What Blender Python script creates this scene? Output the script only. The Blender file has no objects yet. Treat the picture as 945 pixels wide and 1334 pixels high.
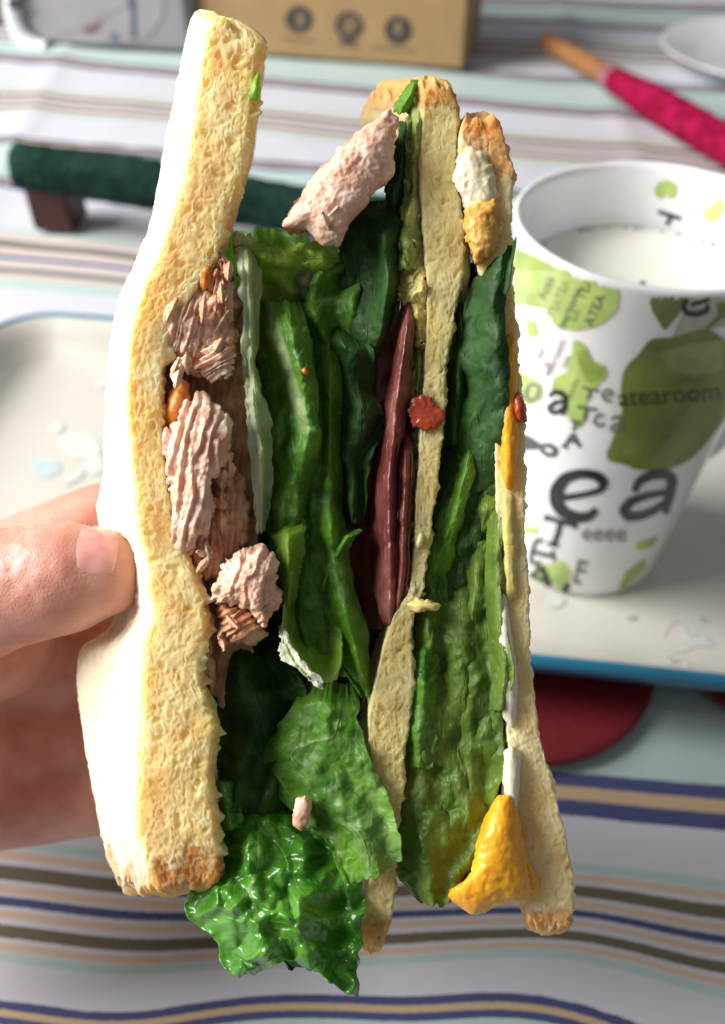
import bpy, bmesh, math, random
import numpy as np
from mathutils import Vector
from mathutils.bvhtree import BVHTree

random.seed(4)
RNG = np.random.default_rng(4)
S = bpy.context.scene
COL = S.collection

# ------------------------------------------------------------------ camera
CAM_H, PITCH, FPX = 0.2571, math.radians(44.34), 1100.0
W0, H0 = 945.0, 1334.0
FWD = np.array([0, math.cos(PITCH), -math.sin(PITCH)])
UPV = np.array([0, math.sin(PITCH), math.cos(PITCH)])
RGT = np.array([1.0, 0, 0])
CAMP = np.array([0, 0, CAM_H])
cam = bpy.data.cameras.new("camera")
camo = bpy.data.objects.new("camera", cam)
COL.objects.link(camo)
camo.location = CAMP
camo.rotation_euler = (math.pi / 2 - PITCH, 0, 0)
cam.sensor_fit = 'VERTICAL'
cam.sensor_height = 4.8
cam.lens = 4.8 * FPX / H0
cam.clip_start = 0.005
cam.clip_end = 50
cam.dof.use_dof = True
cam.dof.focus_distance = 0.143
cam.dof.aperture_fstop = 1.8
S.camera = camo

# ------------------------------------------------------------------ light
world = bpy.data.worlds.new("World")
S.world = world
world.use_nodes = True
bg = world.node_tree.nodes["Background"]
bg.inputs[0].default_value = (0.95, 0.96, 1.0, 1)
bg.inputs[1].default_value = 0.20


def area(name, loc, target, sx, sy, power, col):
    l = bpy.data.lights.new(name, 'AREA')
    l.shape = 'RECTANGLE'
    l.size, l.size_y, l.energy, l.color = sx, sy, power, col
    o = bpy.data.objects.new(name, l)
    COL.objects.link(o)
    o.location = loc
    d = Vector(target) - Vector(loc)
    o.rotation_euler = d.to_track_quat('-Z', 'Y').to_euler()
    return o


area("window_light", (-1.50, 0.24, 1.10), (0.0, 0.2, 0.1), 1.2, 1.2, 83, (1.0, 0.98, 0.95))
S.view_settings.view_transform = 'Standard'
S.view_settings.look = 'None'
S.view_settings.gamma = 1
S.view_settings.exposure = 0.0
S.render.engine = 'CYCLES'
S.render.resolution_x, S.render.resolution_y = 725, 1024


# ------------------------------------------------------------------ maths
def P(px, py, dmm):
    """photo pixel + camera depth in mm -> world"""
    px = np.asarray(px, float); py = np.asarray(py, float); d = np.asarray(dmm, float) / 1000
    return (CAMP + d[..., None] * (FWD + RGT * ((px - W0 / 2) / FPX)[..., None] + UPV * ((H0 / 2 - py) / FPX)[..., None]))


def ray(px, py):
    v = FWD + RGT * (px - W0 / 2) / FPX + UPV * (H0 / 2 - py) / FPX
    return v / np.linalg.norm(v)


def on_z(px, py, z=0.0):
    r = ray(px, py)
    return CAMP + r * (z - CAM_H) / r[2]


def _hash(i, j, k, seed):
    h = (i.astype(np.int64) * 374761393 + j.astype(np.int64) * 668265263 + k.astype(np.int64) * 2147483647 + seed * 1274126177) & 0xFFFFFFFF
    h = ((h ^ (h >> 13)) * 1274126177) & 0xFFFFFFFF
    h = ((h ^ (h >> 16)) * 2246822519) & 0xFFFFFFFF
    h = h ^ (h >> 15)
    return (h & 0xFFFFFF).astype(float) / 0xFFFFFF


def vn(q, seed=0):
    """value noise -1..1, q (...,3)"""
    f = np.floor(q); t = q - f
    t = t * t * t * (t * (t * 6 - 15) + 10)
    i, j, k = f[..., 0], f[..., 1], f[..., 2]
    r = 0
    for a in (0, 1):
        for b in (0, 1):
            for c in (0, 1):
                w = (t[..., 0] if a else 1 - t[..., 0]) * (t[..., 1] if b else 1 - t[..., 1]) * (t[..., 2] if c else 1 - t[..., 2])
                r = r + w * _hash(i + a, j + b, k + c, seed)
    return r * 2 - 1


def fbm(q, o=3, seed=0):
    r = 0; a = 1; s = 0
    for n in range(o):
        r = r + a * vn(q * 2 ** n + 13.7 * n, seed + n); s += a; a *= 0.5
    return r / s


def worley(q, seed=0):
    f = np.floor(q)
    best = np.full(q.shape[:-1], 9.0); bid = np.zeros(q.shape[:-1])
    for a in (-1, 0, 1):
        for b in (-1, 0, 1):
            for c in (-1, 0, 1):
                i, j, k = f[..., 0] + a, f[..., 1] + b, f[..., 2] + c
                x = i + _hash(i, j, k, seed) - q[..., 0]
                y = j + _hash(i, j, k, seed + 1) - q[..., 1]
                z = k + _hash(i, j, k, seed + 2) - q[..., 2]
                d = np.sqrt(x * x + y * y + z * z)
                m = d < best
                best = np.where(m, d, best); bid = np.where(m, _hash(i, j, k, seed + 3), bid)
    return best, bid


def sstep(a, b, x):
    t = np.clip((x - a) / (b - a), 0, 1)
    return t * t * (3 - 2 * t)


def gsmooth(a, sig, closed=False, axis=0):
    if sig < 0.3:
        return a
    a = np.moveaxis(a, axis, 0)
    r = int(max(1, math.ceil(sig * 3))); r = min(r, a.shape[0] - 1)
    k = np.exp(-0.5 * (np.arange(-r, r + 1) / sig) ** 2); k /= k.sum()
    if closed:
        p = np.concatenate([a[-r:], a, a[:r]], 0)
    else:
        p = np.concatenate([2 * a[:1] - a[r:0:-1], a, 2 * a[-1:] - a[-2:-r - 2:-1]], 0)
    o = sum(k[i] * p[i:i + a.shape[0]] for i in range(2 * r + 1))
    return np.moveaxis(o, 0, axis)


def resample(p, n, sm=0.0, closed=False):
    p = np.asarray(p, float)
    if closed:
        p = np.concatenate([p, p[:1]], 0)
    t = np.concatenate([[0], np.cumsum(np.linalg.norm(np.diff(p.reshape(len(p), -1), axis=0), axis=1) + 1e-9)]); t /= t[-1]
    u = np.linspace(0, 1, n, endpoint=not closed)
    o = np.stack([np.interp(u, t, c) for c in p.reshape(len(p), -1).T], -1).reshape((n,) + p.shape[1:])
    return gsmooth(o, sm * n, closed)


# ------------------------------------------------------------------ objects
def empty(name, loc=(0, 0, 0)):
    o = bpy.data.objects.new(name, None)
    COL.objects.link(o)
    o.location = loc
    o.empty_display_size = 0.01
    return o


def tag(o, label=None, cat=None, group=None, kind=None):
    if label: o['label'] = label
    if cat: o['category'] = cat
    if group: o['group'] = group
    if kind: o['kind'] = kind
    return o


def mesh(name, V, F, mat, parent=None, smooth=True, attrs=None, uv=None):
    me = bpy.data.meshes.new(name)
    V = np.asarray(V, float)
    off = np.zeros(3)
    if parent is not None:
        p = parent
        while p is not None:
            off = off + np.array(p.location); p = p.parent
    me.from_pydata([tuple(v) for v in (V - off)], [], [tuple(int(i) for i in f) for f in F])
    for k, v in (attrs or {}).items():
        a = me.attributes.new(k, 'FLOAT', 'POINT')
        a.data.foreach_set('value', np.asarray(v, np.float32).ravel())
    if uv is not None:
        l = me.uv_layers.new(name="UVMap")
        li = np.zeros(len(me.loops), np.int32); me.loops.foreach_get('vertex_index', li)
        l.data.foreach_set('uv', np.asarray(uv, np.float32)[li].ravel())
    if smooth:
        me.polygons.foreach_set('use_smooth', [True] * len(me.polygons))
    me.materials.append(mat)
    me.update()
    o = bpy.data.objects.new(name, me)
    COL.objects.link(o)
    if parent is not None:
        o.parent = parent
    return o


def gridfaces(nv, nu, closed_u=False, base=0, flip=False):
    i = np.arange(nv - 1)[:, None]; j = np.arange(nu if closed_u else nu - 1)[None, :]
    a = i * nu + j; b = i * nu + (j + 1) % nu; c = (i + 1) * nu + (j + 1) % nu; d = (i + 1) * nu + j
    f = np.stack([a, b, c, d], -1).reshape(-1, 4) + base
    return f[:, ::-1] if flip else f


def gnormals(G, closed_u=False):
    du = (np.roll(G, -1, 1) - np.roll(G, 1, 1)) if closed_u else np.gradient(G, axis=1)
    dv = np.gradient(G, axis=0)
    n = np.cross(du, dv)
    return n / (np.linalg.norm(n, axis=-1, keepdims=True) + 1e-12)


# ------------------------------------------------------------------ materials
class NT:
    def __init__(s, name):
        s.m = bpy.data.materials.new(name); s.m.use_nodes = True
        s.t = s.m.node_tree; s.b = s.t.nodes["Principled BSDF"]; s.out = s.t.nodes["Material Output"]

    def n(s, ty, **kw):
        x = s.t.nodes.new(ty)
        for k, v in kw.items():
            if k.startswith('i_'):
                key = k[2:]; x.inputs[int(key) if key.isdigit() else key.replace('_', ' ')].default_value = v
            else:
                setattr(x, k, v)
        return x

    def l(s, a, b): s.t.links.new(a, b)

    def mix(s, fac, a, b, mode='MIX'):
        x = s.n('ShaderNodeMix', data_type='RGBA', blend_type=mode)
        for k, v in ((0, fac), (6, a), (7, b)):
            if hasattr(v, 'links'): s.l(v, x.inputs[k])
            elif isinstance(v, (tuple, list)): x.inputs[k].default_value = (*v[:3], 1)
            else: x.inputs[k].default_value = v
        return x.outputs[2]

    def math(s, op, a, b=None, c=None):
        x = s.n('ShaderNodeMath', operation=op)
        for k, v in enumerate((a, b, c)):
            if v is None: continue
            if hasattr(v, 'links'): s.l(v, x.inputs[k])
            else: x.inputs[k].default_value = v
        return x.outputs[0]

    def ramp(s, fac, stops, interp='LINEAR'):
        x = s.n('ShaderNodeValToRGB'); r = x.color_ramp; r.interpolation = interp
        while len(r.elements) < len(stops): r.elements.new(0.5)
        for e, (p, c) in zip(r.elements, stops):
            e.position = p; e.color = (*c[:3], 1) if isinstance(c, (tuple, list)) else (c, c, c, 1)
        s.l(fac, x.inputs[0]); return x.outputs[0]

    def noise(s, scale, detail=3, rough=0.55, vec=None):
        x = s.n('ShaderNodeTexNoise'); x.inputs['Scale'].default_value = scale
        x.inputs['Detail'].default_value = detail; x.inputs['Roughness'].default_value = rough
        if vec is not None: s.l(vec, x.inputs['Vector'])
        return x.outputs[0]

    def pos(s):
        return s.n('ShaderNodeNewGeometry').outputs['Position']

    def obj(s):
        return s.n('ShaderNodeTexCoord').outputs['Object']

    def attr(s, name):
        return s.n('ShaderNodeAttribute', attribute_name=name).outputs['Fac']

    def bump(s, h, strength, dist):
        x = s.n('ShaderNodeBump'); x.inputs['Strength'].default_value = strength; x.inputs['Distance'].default_value = dist
        s.l(h, x.inputs['Height']); s.l(x.outputs[0], s.b.inputs['Normal']); return x

    def set(s, **kw):
        for k, v in kw.items():
            i = s.b.inputs[k.replace('_', ' ')]
            if hasattr(v, 'links'): s.l(v, i)
            else: i.default_value = (*v, 1) if isinstance(v, (tuple, list)) and len(v) == 3 and i.type == 'RGBA' else v
        return s


def simple(name, col, rough=0.5, var=0.12, scale=60, bump=0.0, bdist=0.0005, **kw):
    t = NT(name)
    v = t.obj()
    n = t.noise(scale, 4, 0.6, v)
    c = t.mix(t.ramp(n, [(0.3, 0.0), (0.7, 1.0)]), tuple(x * (1 - var) for x in col), tuple(min(1, x * (1 + var)) for x in col))
    t.set(Base_Color=c, Roughness=rough, **kw)
    if bump:
        t.bump(t.noise(scale * 4, 5, 0.6, v), bump, bdist)
    return t.m


def bread_mat(name, crumb, crumb2, white, crustc):
    t = NT(name)
    v = t.pos()
    n1 = t.noise(140, 4, 0.6, v); n2 = t.noise(700, 3, 0.6, v)
    c = t.mix(t.ramp(n1, [(0.36, 0.0), (0.66, 1.0)]), crumb, crumb2)
    c = t.mix(t.math('MULTIPLY', t.ramp(n2, [(0.5, 0.0), (0.72, 1.0)]), 0.3), c, crumb)
    c = t.mix(t.attr('face'), c, white)
    cm = t.attr('crust')
    crc = t.mix(t.ramp(t.noise(420, 4, 0.65, v), [(0.35, 0.0), (0.68, 1.0)]), crustc, tuple(min(1, x * 2.0) for x in crustc))
    c = t.mix(cm, c, crc)
    t.set(Base_Color=c, Roughness=0.85, Specular_IOR_Level=0.2, Subsurface_Weight=0.6, Subsurface_Scale=0.007)
    t.b.inputs['Subsurface Radius'].default_value = (1.0, 0.7, 0.3)
    t.bump(t.math('ADD', n2, t.math('MULTIPLY', t.noise(2200, 3, 0.7, v), 0.6)), 0.4, 0.0005)
    return t.m


M = {}
M['bread'] = bread_mat('bread_crumb', (0.88, 0.60, 0.21), (0.96, 0.79, 0.41), (0.86, 0.74, 0.52), (0.40, 0.165, 0.04))
M['bread_mid'] = bread_mat('bread_crumb_darker', (0.60, 0.47, 0.18), (0.76, 0.64, 0.31), (0.74, 0.60, 0.32), (0.42, 0.17, 0.035))  # darker, more olive crumb tone than the outer slices
M['bread_right'] = bread_mat('bread_crumb_pale', (0.86, 0.60, 0.26), (0.94, 0.77, 0.43), (0.84, 0.70, 0.46), (0.40, 0.15, 0.03))


def leaf_mat(name, dark, light, pale, rough=0.47, coat=0.0, trans=0.38, vscale=26, bumpd=0.00035):
    t = NT(name)
    uvn = t.n('ShaderNodeTexCoord').outputs['UV']
    v = t.pos()
    n1 = t.noise(90, 4, 0.6, v)
    c = t.mix(t.ramp(n1, [(0.35, 0.0), (0.68, 1.0)]), dark, light)
    vo = t.n('ShaderNodeTexVoronoi', feature='DISTANCE_TO_EDGE')
    vo.inputs['Scale'].default_value = vscale * 9
    wv = t.n('ShaderNodeVectorMath', operation='ADD')
    t.l(v, wv.inputs[0])
    nz = t.n('ShaderNodeTexNoise'); nz.inputs['Scale'].default_value = 200
    t.l(v, nz.inputs['Vector'])
    sc = t.n('ShaderNodeVectorMath', operation='SCALE'); sc.inputs['Scale'].default_value = 0.002
    t.l(nz.outputs['Color'], sc.inputs[0]); t.l(sc.outputs[0], wv.inputs[1]); t.l(wv.outputs[0], vo.inputs['Vector'])
    net = t.ramp(vo.outputs['Distance'], [(0.0, 1.0), (0.07, 0.0)])
    veins = t.math('MAXIMUM', t.attr('vein'), t.math('MULTIPLY', net, 0.16))
    c = t.mix(t.math('MULTIPLY', veins, 0.6), c, pale)
    c = t.mix(t.attr('pale'), c, pale)
    rn = t.ramp(t.noise(260, 3, 0.6, v), [(0.3, rough * 0.65), (0.7, min(1, rough * 1.4))])
    t.set(Base_Color=c, Roughness=rn, Specular_IOR_Level=0.5, Coat_Weight=coat, Coat_Roughness=0.08)
    h = t.math('ADD', t.math('MULTIPLY', veins, -0.9), t.math('MULTIPLY', t.noise(330, 4, 0.6, v), 0.8))
    bp = t.bump(h, 0.6, bumpd)
    tr = t.n('ShaderNodeBsdfTranslucent')
    t.l(t.mix(0.5, c, tuple(min(1, x * 1.6) for x in light)), tr.inputs['Color'])
    ms = t.n('ShaderNodeMixShader'); ms.inputs[0].default_value = trans
    t.l(t.b.outputs[0], ms.inputs[1]); t.l(tr.outputs[0], ms.inputs[2]); t.l(ms.outputs[0], t.out.inputs[0])
    return t.m


M['leaf'] = leaf_mat('lettuce_green', (0.05, 0.19, 0.010), (0.17, 0.41, 0.022), (0.50, 0.62, 0.30))
M['leaf_light'] = leaf_mat('lettuce_light', (0.18, 0.38, 0.015), (0.38, 0.58, 0.05), (0.66, 0.74, 0.42))
M['leaf_pale'] = leaf_mat('lettuce_pale_rib', (0.42, 0.56, 0.20), (0.64, 0.73, 0.42), (0.86, 0.88, 0.72), rough=0.3)
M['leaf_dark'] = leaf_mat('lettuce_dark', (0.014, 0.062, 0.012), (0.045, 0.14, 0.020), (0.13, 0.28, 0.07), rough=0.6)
M['leaf_olive'] = leaf_mat('lettuce_olive', (0.09, 0.19, 0.018), (0.22, 0.33, 0.035), (0.36, 0.45, 0.16))
M['leaf_wet'] = leaf_mat('lettuce_wet', (0.04, 0.21, 0.012), (0.13, 0.42, 0.03), (0.40, 0.64, 0.20), rough=0.26, coat=0.8, bumpd=0.0002)
M['leaf_brown'] = leaf_mat('lettuce_withered', (0.20, 0.20, 0.09), (0.38, 0.36, 0.20), (0.55, 0.52, 0.36))


def flesh_mat(name, a, b, c3, rough=0.5, scale=220, sss=0.35, bd=0.0005):
    t = NT(name)
    v = t.pos()
    c = t.ramp(t.noise(scale, 5, 0.62, v), [(0.3, a), (0.5, b), (0.72, c3)])
    t.set(Base_Color=c, Roughness=rough, Subsurface_Weight=sss, Subsurface_Scale=0.002, Specular_IOR_Level=0.45)
    t.b.inputs['Subsurface Radius'].default_value = (1.0, 0.5, 0.3)
    t.bump(t.noise(scale * 4, 4, 0.6, v), 0.5, bd)
    return t.m


M['tuna'] = flesh_mat('tuna_flesh', (0.60, 0.30, 0.19), (0.78, 0.50, 0.36), (0.90, 0.72, 0.58))
M['tuna_dark'] = flesh_mat('tuna_brown', (0.46, 0.17, 0.075), (0.68, 0.37, 0.21), (0.82, 0.56, 0.39))
M['sauce'] = flesh_mat('orange_sauce', (0.50, 0.13, 0.02), (0.66, 0.25, 0.04), (0.74, 0.36, 0.08), rough=0.2)
M['ham'] = flesh_mat('ham', (0.115, 0.022, 0.021), (0.20, 0.052, 0.045), (0.33, 0.125, 0.10), rough=0.32, scale=120)
M['tomato'] = flesh_mat('red_tomato', (0.28, 0.025, 0.015), (0.40, 0.06, 0.025), (0.48, 0.13, 0.05), rough=0.25, scale=120)
M['avocado'] = flesh_mat('avocado', (0.18, 0.27, 0.05), (0.34, 0.42, 0.12), (0.55, 0.55, 0.20), rough=0.4, scale=110)
M['cheese'] = flesh_mat('yellow_spread', (0.56, 0.46, 0.12), (0.66, 0.55, 0.18), (0.72, 0.62, 0.26), rough=0.4, scale=130)
M['yolk'] = flesh_mat('egg_yolk', (0.78, 0.29, 0.010), (0.86, 0.39, 0.018), (0.89, 0.48, 0.035), rough=0.38, scale=150, bd=0.0003)
M['white'] = flesh_mat('egg_white', (0.66, 0.66, 0.46), (0.74, 0.74, 0.56), (0.80, 0.79, 0.64), rough=0.3, scale=90, bd=0.0002)
M['egg_cream'] = flesh_mat('egg_cream', (0.74, 0.60, 0.28), (0.84, 0.76, 0.52), (0.88, 0.82, 0.66), rough=0.4, scale=130)
M['fried'] = flesh_mat('fried_egg_edge', (0.46, 0.19, 0.03), (0.72, 0.44, 0.10), (0.84, 0.68, 0.36), rough=0.4, scale=130)

# ------------------------------------------------------------------ tablecloth
LINES = [
    (-3.24, [(690, -22), (890, -14)]), (-3.0, [(690, 3), (890, 9)]), (-2.76, [(690, 19), (890, 31)]), (-2.66, [(690, 26), (890, 38)]),
    (-2.51, [(690, 42), (890, 53)]), (-2.20, [(690, 74), (890, 83)]), (-2.09, [(100, 34), (690, 92), (890, 106)]),
    (-2.0, [(0, 34), (100, 43), (690, 100), (890, 114)]), (-1.76, [(0, 64), (100, 73), (340, 97), (690, 131), (890, 149)]),
    (-1.66, [(0, 74), (100, 84), (340, 107), (690, 141), (890, 158)]), (-1.51, [(0, 107), (200, 126), (360, 136), (690, 166), (900, 182)]),
    (-1.20, [(0, 142), (200, 156), (360, 171), (690, 208), (900, 224)]), (-1.09, [(0, 177), (152, 188), (325, 205), (406, 211), (690, 245)]),
    (-1.0, [(0, 185), (152, 197), (325, 215), (406, 221), (690, 254)]), (-0.76, [(0, 230), (100, 243), (340, 282), (690, 320)]),
    (-0.66, [(0, 240), (100, 254), (340, 292), (690, 330)]), (-0.51, [(0, 291), (165, 309), (400, 340), (690, 380)]),
    (-0.20, [(0, 362), (124, 373), (400, 408), (690, 440)]), (-0.09, [(0, 500), (690, 560)]), (0.0, [(0, 800), (690, 850), (945, 870)]),
    (0.24, [(0, 978), (200, 985), (711, 1001), (945, 1018)]), (0.34, [(0, 1020), (200, 1035), (711, 1055), (945, 1076)]),
    (0.49, [(0, 1084), (41, 1089), (120, 1101), (300, 1118), (520, 1120), (754, 1118), (945, 1140)]),
    (0.80, [(0, 1243), (95, 1259), (175, 1267), (285, 1256), (420, 1254), (540, 1249), (647, 1239), (754, 1239), (840, 1260), (945, 1296)]),
    (0.91, [(0, 1298), (95, 1316), (150, 1320), (190, 1318), (300, 1296), (430, 1290), (540, 1300), (600, 1291), (640, 1288), (700, 1291), (770, 1305), (830, 1330), (945, 1375)]),
    (1.0, [(0, 1330), (95, 1348), (150, 1352), (190, 1350), (300, 1327), (430, 1322), (540, 1332), (640, 1320), (700, 1323), (770, 1338), (830, 1364), (945, 1410)]),
]


def build_cloth():
    nx, ny = 260, 330
    xs = np.sinh(np.linspace(-2.6, 2.6, nx)); xs = xs / xs[-1] * 1.5
    t = np.linspace(0, 1, ny); ys = -0.12 + 0.35 * t + 1.45 * t ** 3.0
    X, Y = np.meshgrid(xs, ys)
    Ls = []
    for s, pts in LINES:
        w = np.array([on_z(*p)[:2] for p in pts])
        xx = np.concatenate([[-3], w[:, 0], [3]])
        sl = (w[-1, 1] - w[0, 1]) / (w[-1, 0] - w[0, 0]) if len(w) > 1 else 0
        sl = np.clip(sl, -0.12, 0.12)
        yy = np.concatenate([[w[0, 1] + sl * (-3 - w[0, 0])], w[:, 1], [w[-1, 1] + sl * (3 - w[-1, 0])]])
        yl = np.interp(xs, xx, yy)
        dense = np.interp(np.linspace(-1.5, 1.5, 1501), xx, yy)
        dense = gsmooth(dense, 5)
        Ls.append((s, np.interp(xs, np.linspace(-1.5, 1.5, 1501), dense)))
    UVv = np.zeros_like(X)
    sv = np.array([s for s, _ in Ls])
    for i in range(nx):
        yl = np.array([l[i] for _, l in Ls])
        yl = np.minimum.accumulate(yl - np.arange(len(yl)) * 1e-6)
        s = np.interp(ys, yl[::-1], sv[::-1])
        s = np.where(ys < yl[-1], sv[-1] + (yl[-1] - ys) / 0.055, s)
        s = np.where(ys > yl[0], sv[0] - (ys - yl[0]) / 0.32, s)
        UVv[:, i] = s
    q = np.stack([X, Y, 0 * X], -1)
    Z = 0.0022 * fbm(q * np.array([5, 3, 1]), 3, 5) + 0.0006 * fbm(q * 30, 2, 9)
    for x0, k, w, a in ((-0.265, 0.10, 0.012, 0.0035), (-0.105, 0.04, 0.010, 0.0025), (0.21, -0.03, 0.014, 0.003)):
        d = X - (x0 - k * (Y - 0.6))
        Z += a * np.exp(-np.abs(d) / w) * sstep(0.42, 0.6, Y)
    Z -= 0.003
    Z *= 1 - 0.85 * sstep(0.5, 0.42, Y) * sstep(0.12, 0.18, Y)
    V = np.stack([X, Y, Z], -1).reshape(-1, 3)
    t = NT('striped_tablecloth')
    uv = t.n('ShaderNodeTexCoord').outputs['UV']
    sep = t.n('ShaderNodeSeparateXYZ'); t.l(uv, sep.inputs[0])
    wob = t.math('MULTIPLY', t.math('SUBTRACT', t.noise(900, 2, 0.5, t.pos()), 0.5), 0.006)
    fr = t.math('FRACT', t.math('ADD', t.math('ADD', sep.outputs[1], wob), 20.0))
    mint, wh, nav, sand, olive, peach = (0.42, 0.55, 0.53), (0.58, 0.58, 0.64), (0.035, 0.045, 0.16), (0.52, 0.38, 0.22), (0.115, 0.095, 0.045), (0.60, 0.45, 0.33)
    st = [(0, mint), (0.10, (0.55, 0.60, 0.58)), (0.125, mint), (0.24, nav), (0.272, sand), (0.302, nav), (0.34, wh), (0.49, mint), (0.518, wh), (0.526, peach), (0.548, wh), (0.563, olive), (0.602, wh),
          (0.616, peach), (0.638, wh), (0.648, nav), (0.668, wh), (0.682, peach), (0.702, wh), (0.716, olive), (0.748, wh), (0.758, peach), (0.778, wh), (0.785, mint), (0.808, wh), (0.91, nav), (0.938, sand), (0.966, nav)]
    c = t.ramp(fr, st, 'CONSTANT')
    c = t.mix(t.math('MULTIPLY', t.noise(1800, 2, 0.5, t.pos()), 0.16), c, (0.40, 0.40, 0.42))
    t.set(Base_Color=c, Roughness=0.8, Specular_IOR_Level=0.25, Sheen_Weight=0.1)
    t.bump(t.noise(2500, 2, 0.5, t.pos()), 0.25, 0.0004)
    uvs = np.stack([X, UVv], -1).reshape(-1, 2)
    o = mesh('tablecloth', V, gridfaces(ny, nx), t.m, uv=uvs)
    tag(o, 'white tablecloth with navy, mint, peach and olive stripes covering the table', 'tablecloth', kind='structure')


build_cloth()


# ------------------------------------------------------------------ tray, mat
def rrect(w, d, r, n=12):
    pts = []
    for cx, cy, a0 in ((w / 2 - r, d / 2 - r, 0), (-w / 2 + r, d / 2 - r, 90), (-w / 2 + r, -d / 2 + r, 180), (w / 2 - r, -d / 2 + r, 270)):
        for k in range(n + 1):
            a = math.radians(a0 + 90 * k / n)
            pts.append((cx + r * math.cos(a), cy + r * math.sin(a)))
    return np.array(pts)


TRAY_Z = 0.0082
tray_rot = math.radians(-7.5)
near = on_z(800, 874, 0.026); far = on_z(60, 407, 0.026)
cr_, sr_ = math.cos(tray_rot), math.sin(tray_rot)
TR = np.array([[cr_, -sr_], [sr_, cr_]])
nl = TR.T @ near[:2]; fl = TR.T @ far[:2]
tray_d = fl[1] - nl[1]; tray_w = 0.50
tray_c = TR @ np.array([0.012, (fl[1] + nl[1]) / 2])


def loops_obj(name, prof, w, d, r, centre, rot, mat, parent, cap_top=None, n=12):
    """prof: list of (inset, z); rounded-rectangle rings"""
    rings = []
    for ins, z in prof:
        rr = rrect(w - 2 * ins, d - 2 * ins, max(0.004, r - ins), n)
        rr = rr @ rot.T + centre
        rings.append(np.concatenate([rr, np.full((len(rr), 1), z)], 1))
    N = len(rings[0]); V = np.concatenate(rings)
    F = [list(f) for f in gridfaces(len(rings), N, True)]
    if cap_top: F.append(list(range((len(rings) - 1) * N, len(rings) * N)))
    return mesh(name, V, F, mat, parent)


tray = empty('serving_tray', (tray_c[0], tray_c[1], 0))
tag(tray, 'cream serving tray with teal blue rim and faint blue flowers under the mug', 'tray')
M['tray_in'] = simple('tray_cream', (0.62, 0.605, 0.54), 0.22, 0.03, 20, Coat_Weight=0.5, Coat_Roughness=0.1)
M['tray_blue'] = simple('tray_teal', (0.015, 0.17, 0.30), 0.25, 0.1, 30, Coat_Weight=0.5)
loops_obj('tray_floor', [(0.0032, 0.0262), (0.0050, 0.0255), (0.010, 0.019), (0.017, 0.0115), (0.023, 0.0090), (0.030, TRAY_Z), (0.034, TRAY_Z)], tray_w, tray_d, 0.035, tray_c, TR, M['tray_in'], tray, True)
loops_obj('tray_rim', [(0.0034, 0.0258), (0.0030, 0.0268), (0.0012, 0.0272), (-0.0006, 0.0262), (-0.0010, 0.0245), (0.001, 0.020), (0.006, 0.012), (0.012, 0.006), (0.020, 0.0042), (0.08, 0.0040)], tray_w, tray_d, 0.035, tray_c, TR, M['tray_blue'], tray, True)
M['print_blue'] = simple('tray_print_blue', (0.50, 0.60, 0.62), 0.3, 0.1, 200)
M['print_blue2'] = simple('tray_print_pale', (0.61, 0.645, 0.61), 0.3, 0.05, 200)


def flat_blob(name, pts_px, z, mat, parent, dz=0.0003):
    w = np.array([on_z(x, y, z + dz) for x, y in resample(pts_px, 40, 0.03, True)])
    return mesh(name, w, [list(range(40))], mat, parent, False)


def ell(cx, cy, a, b, rot=0, n=14, j=0.12):
    r = math.radians(rot)
    o = []
    for k in range(n):
        t = 2 * math.pi * k / n; s = 1 + random.uniform(-j, j)
        x, y = a * s * math.cos(t), b * s * math.sin(t)
        o.append((cx + x * math.cos(r) - y * math.sin(r), cy + x * math.sin(r) + y * math.cos(r)))
    return o


for (x, y, a, b, r, mm) in ((14, 482, 20, 13, 0, 0), (2, 528, 12, 10, 0, 1), (-14, 500, 14, 10, 30, 1), (60, 609, 20, 14, 0, 0), (74, 556, 10, 8, 0, 1),
                            (104, 580, 30, 17, 10, 1), (85, 571, 25, 4, 0, 1), (122, 605, 16, 14, 60, 1), (96, 622, 18, 6, 150, 1), (133, 500, 8, 6, 0, 1), (722, 783, 14, 8, 0, 1), (955, 700, 14, 9, 0, 1)):
    flat_blob('printed_flower', ell(x, y, a, b, r), TRAY_Z, M['print_blue2' if mm else 'print_blue'], tray, 0.0003 + 0.00005 * random.random() + 0.0002 * mm)

# printed flower on the sloping near wall: thin outline petals
tray_bvh_o = [c for c in tray.children if c.name.startswith('tray_floor')][0]


def bvh_of(o):
    mw = np.array(o.location); p = o.parent
    while p is not None:
        mw = mw + np.array(p.location); p = p.parent
    vs = [Vector(np.array(v.co) + mw) for v in o.data.vertices]
    return BVHTree.FromPolygons(vs, [list(p.vertices) for p in o.data.polygons])


TB = bvh_of(tray_bvh_o)


def cast(bvh, px, py, off):
    r = ray(px, py)
    h = bvh.ray_cast(Vector(CAMP), Vector(r))
    if h[0] is None:
        return None
    n = h[1]
    if n.dot(Vector(r)) > 0: n = -n
    return np.array(h[0] + n * off)


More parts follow.
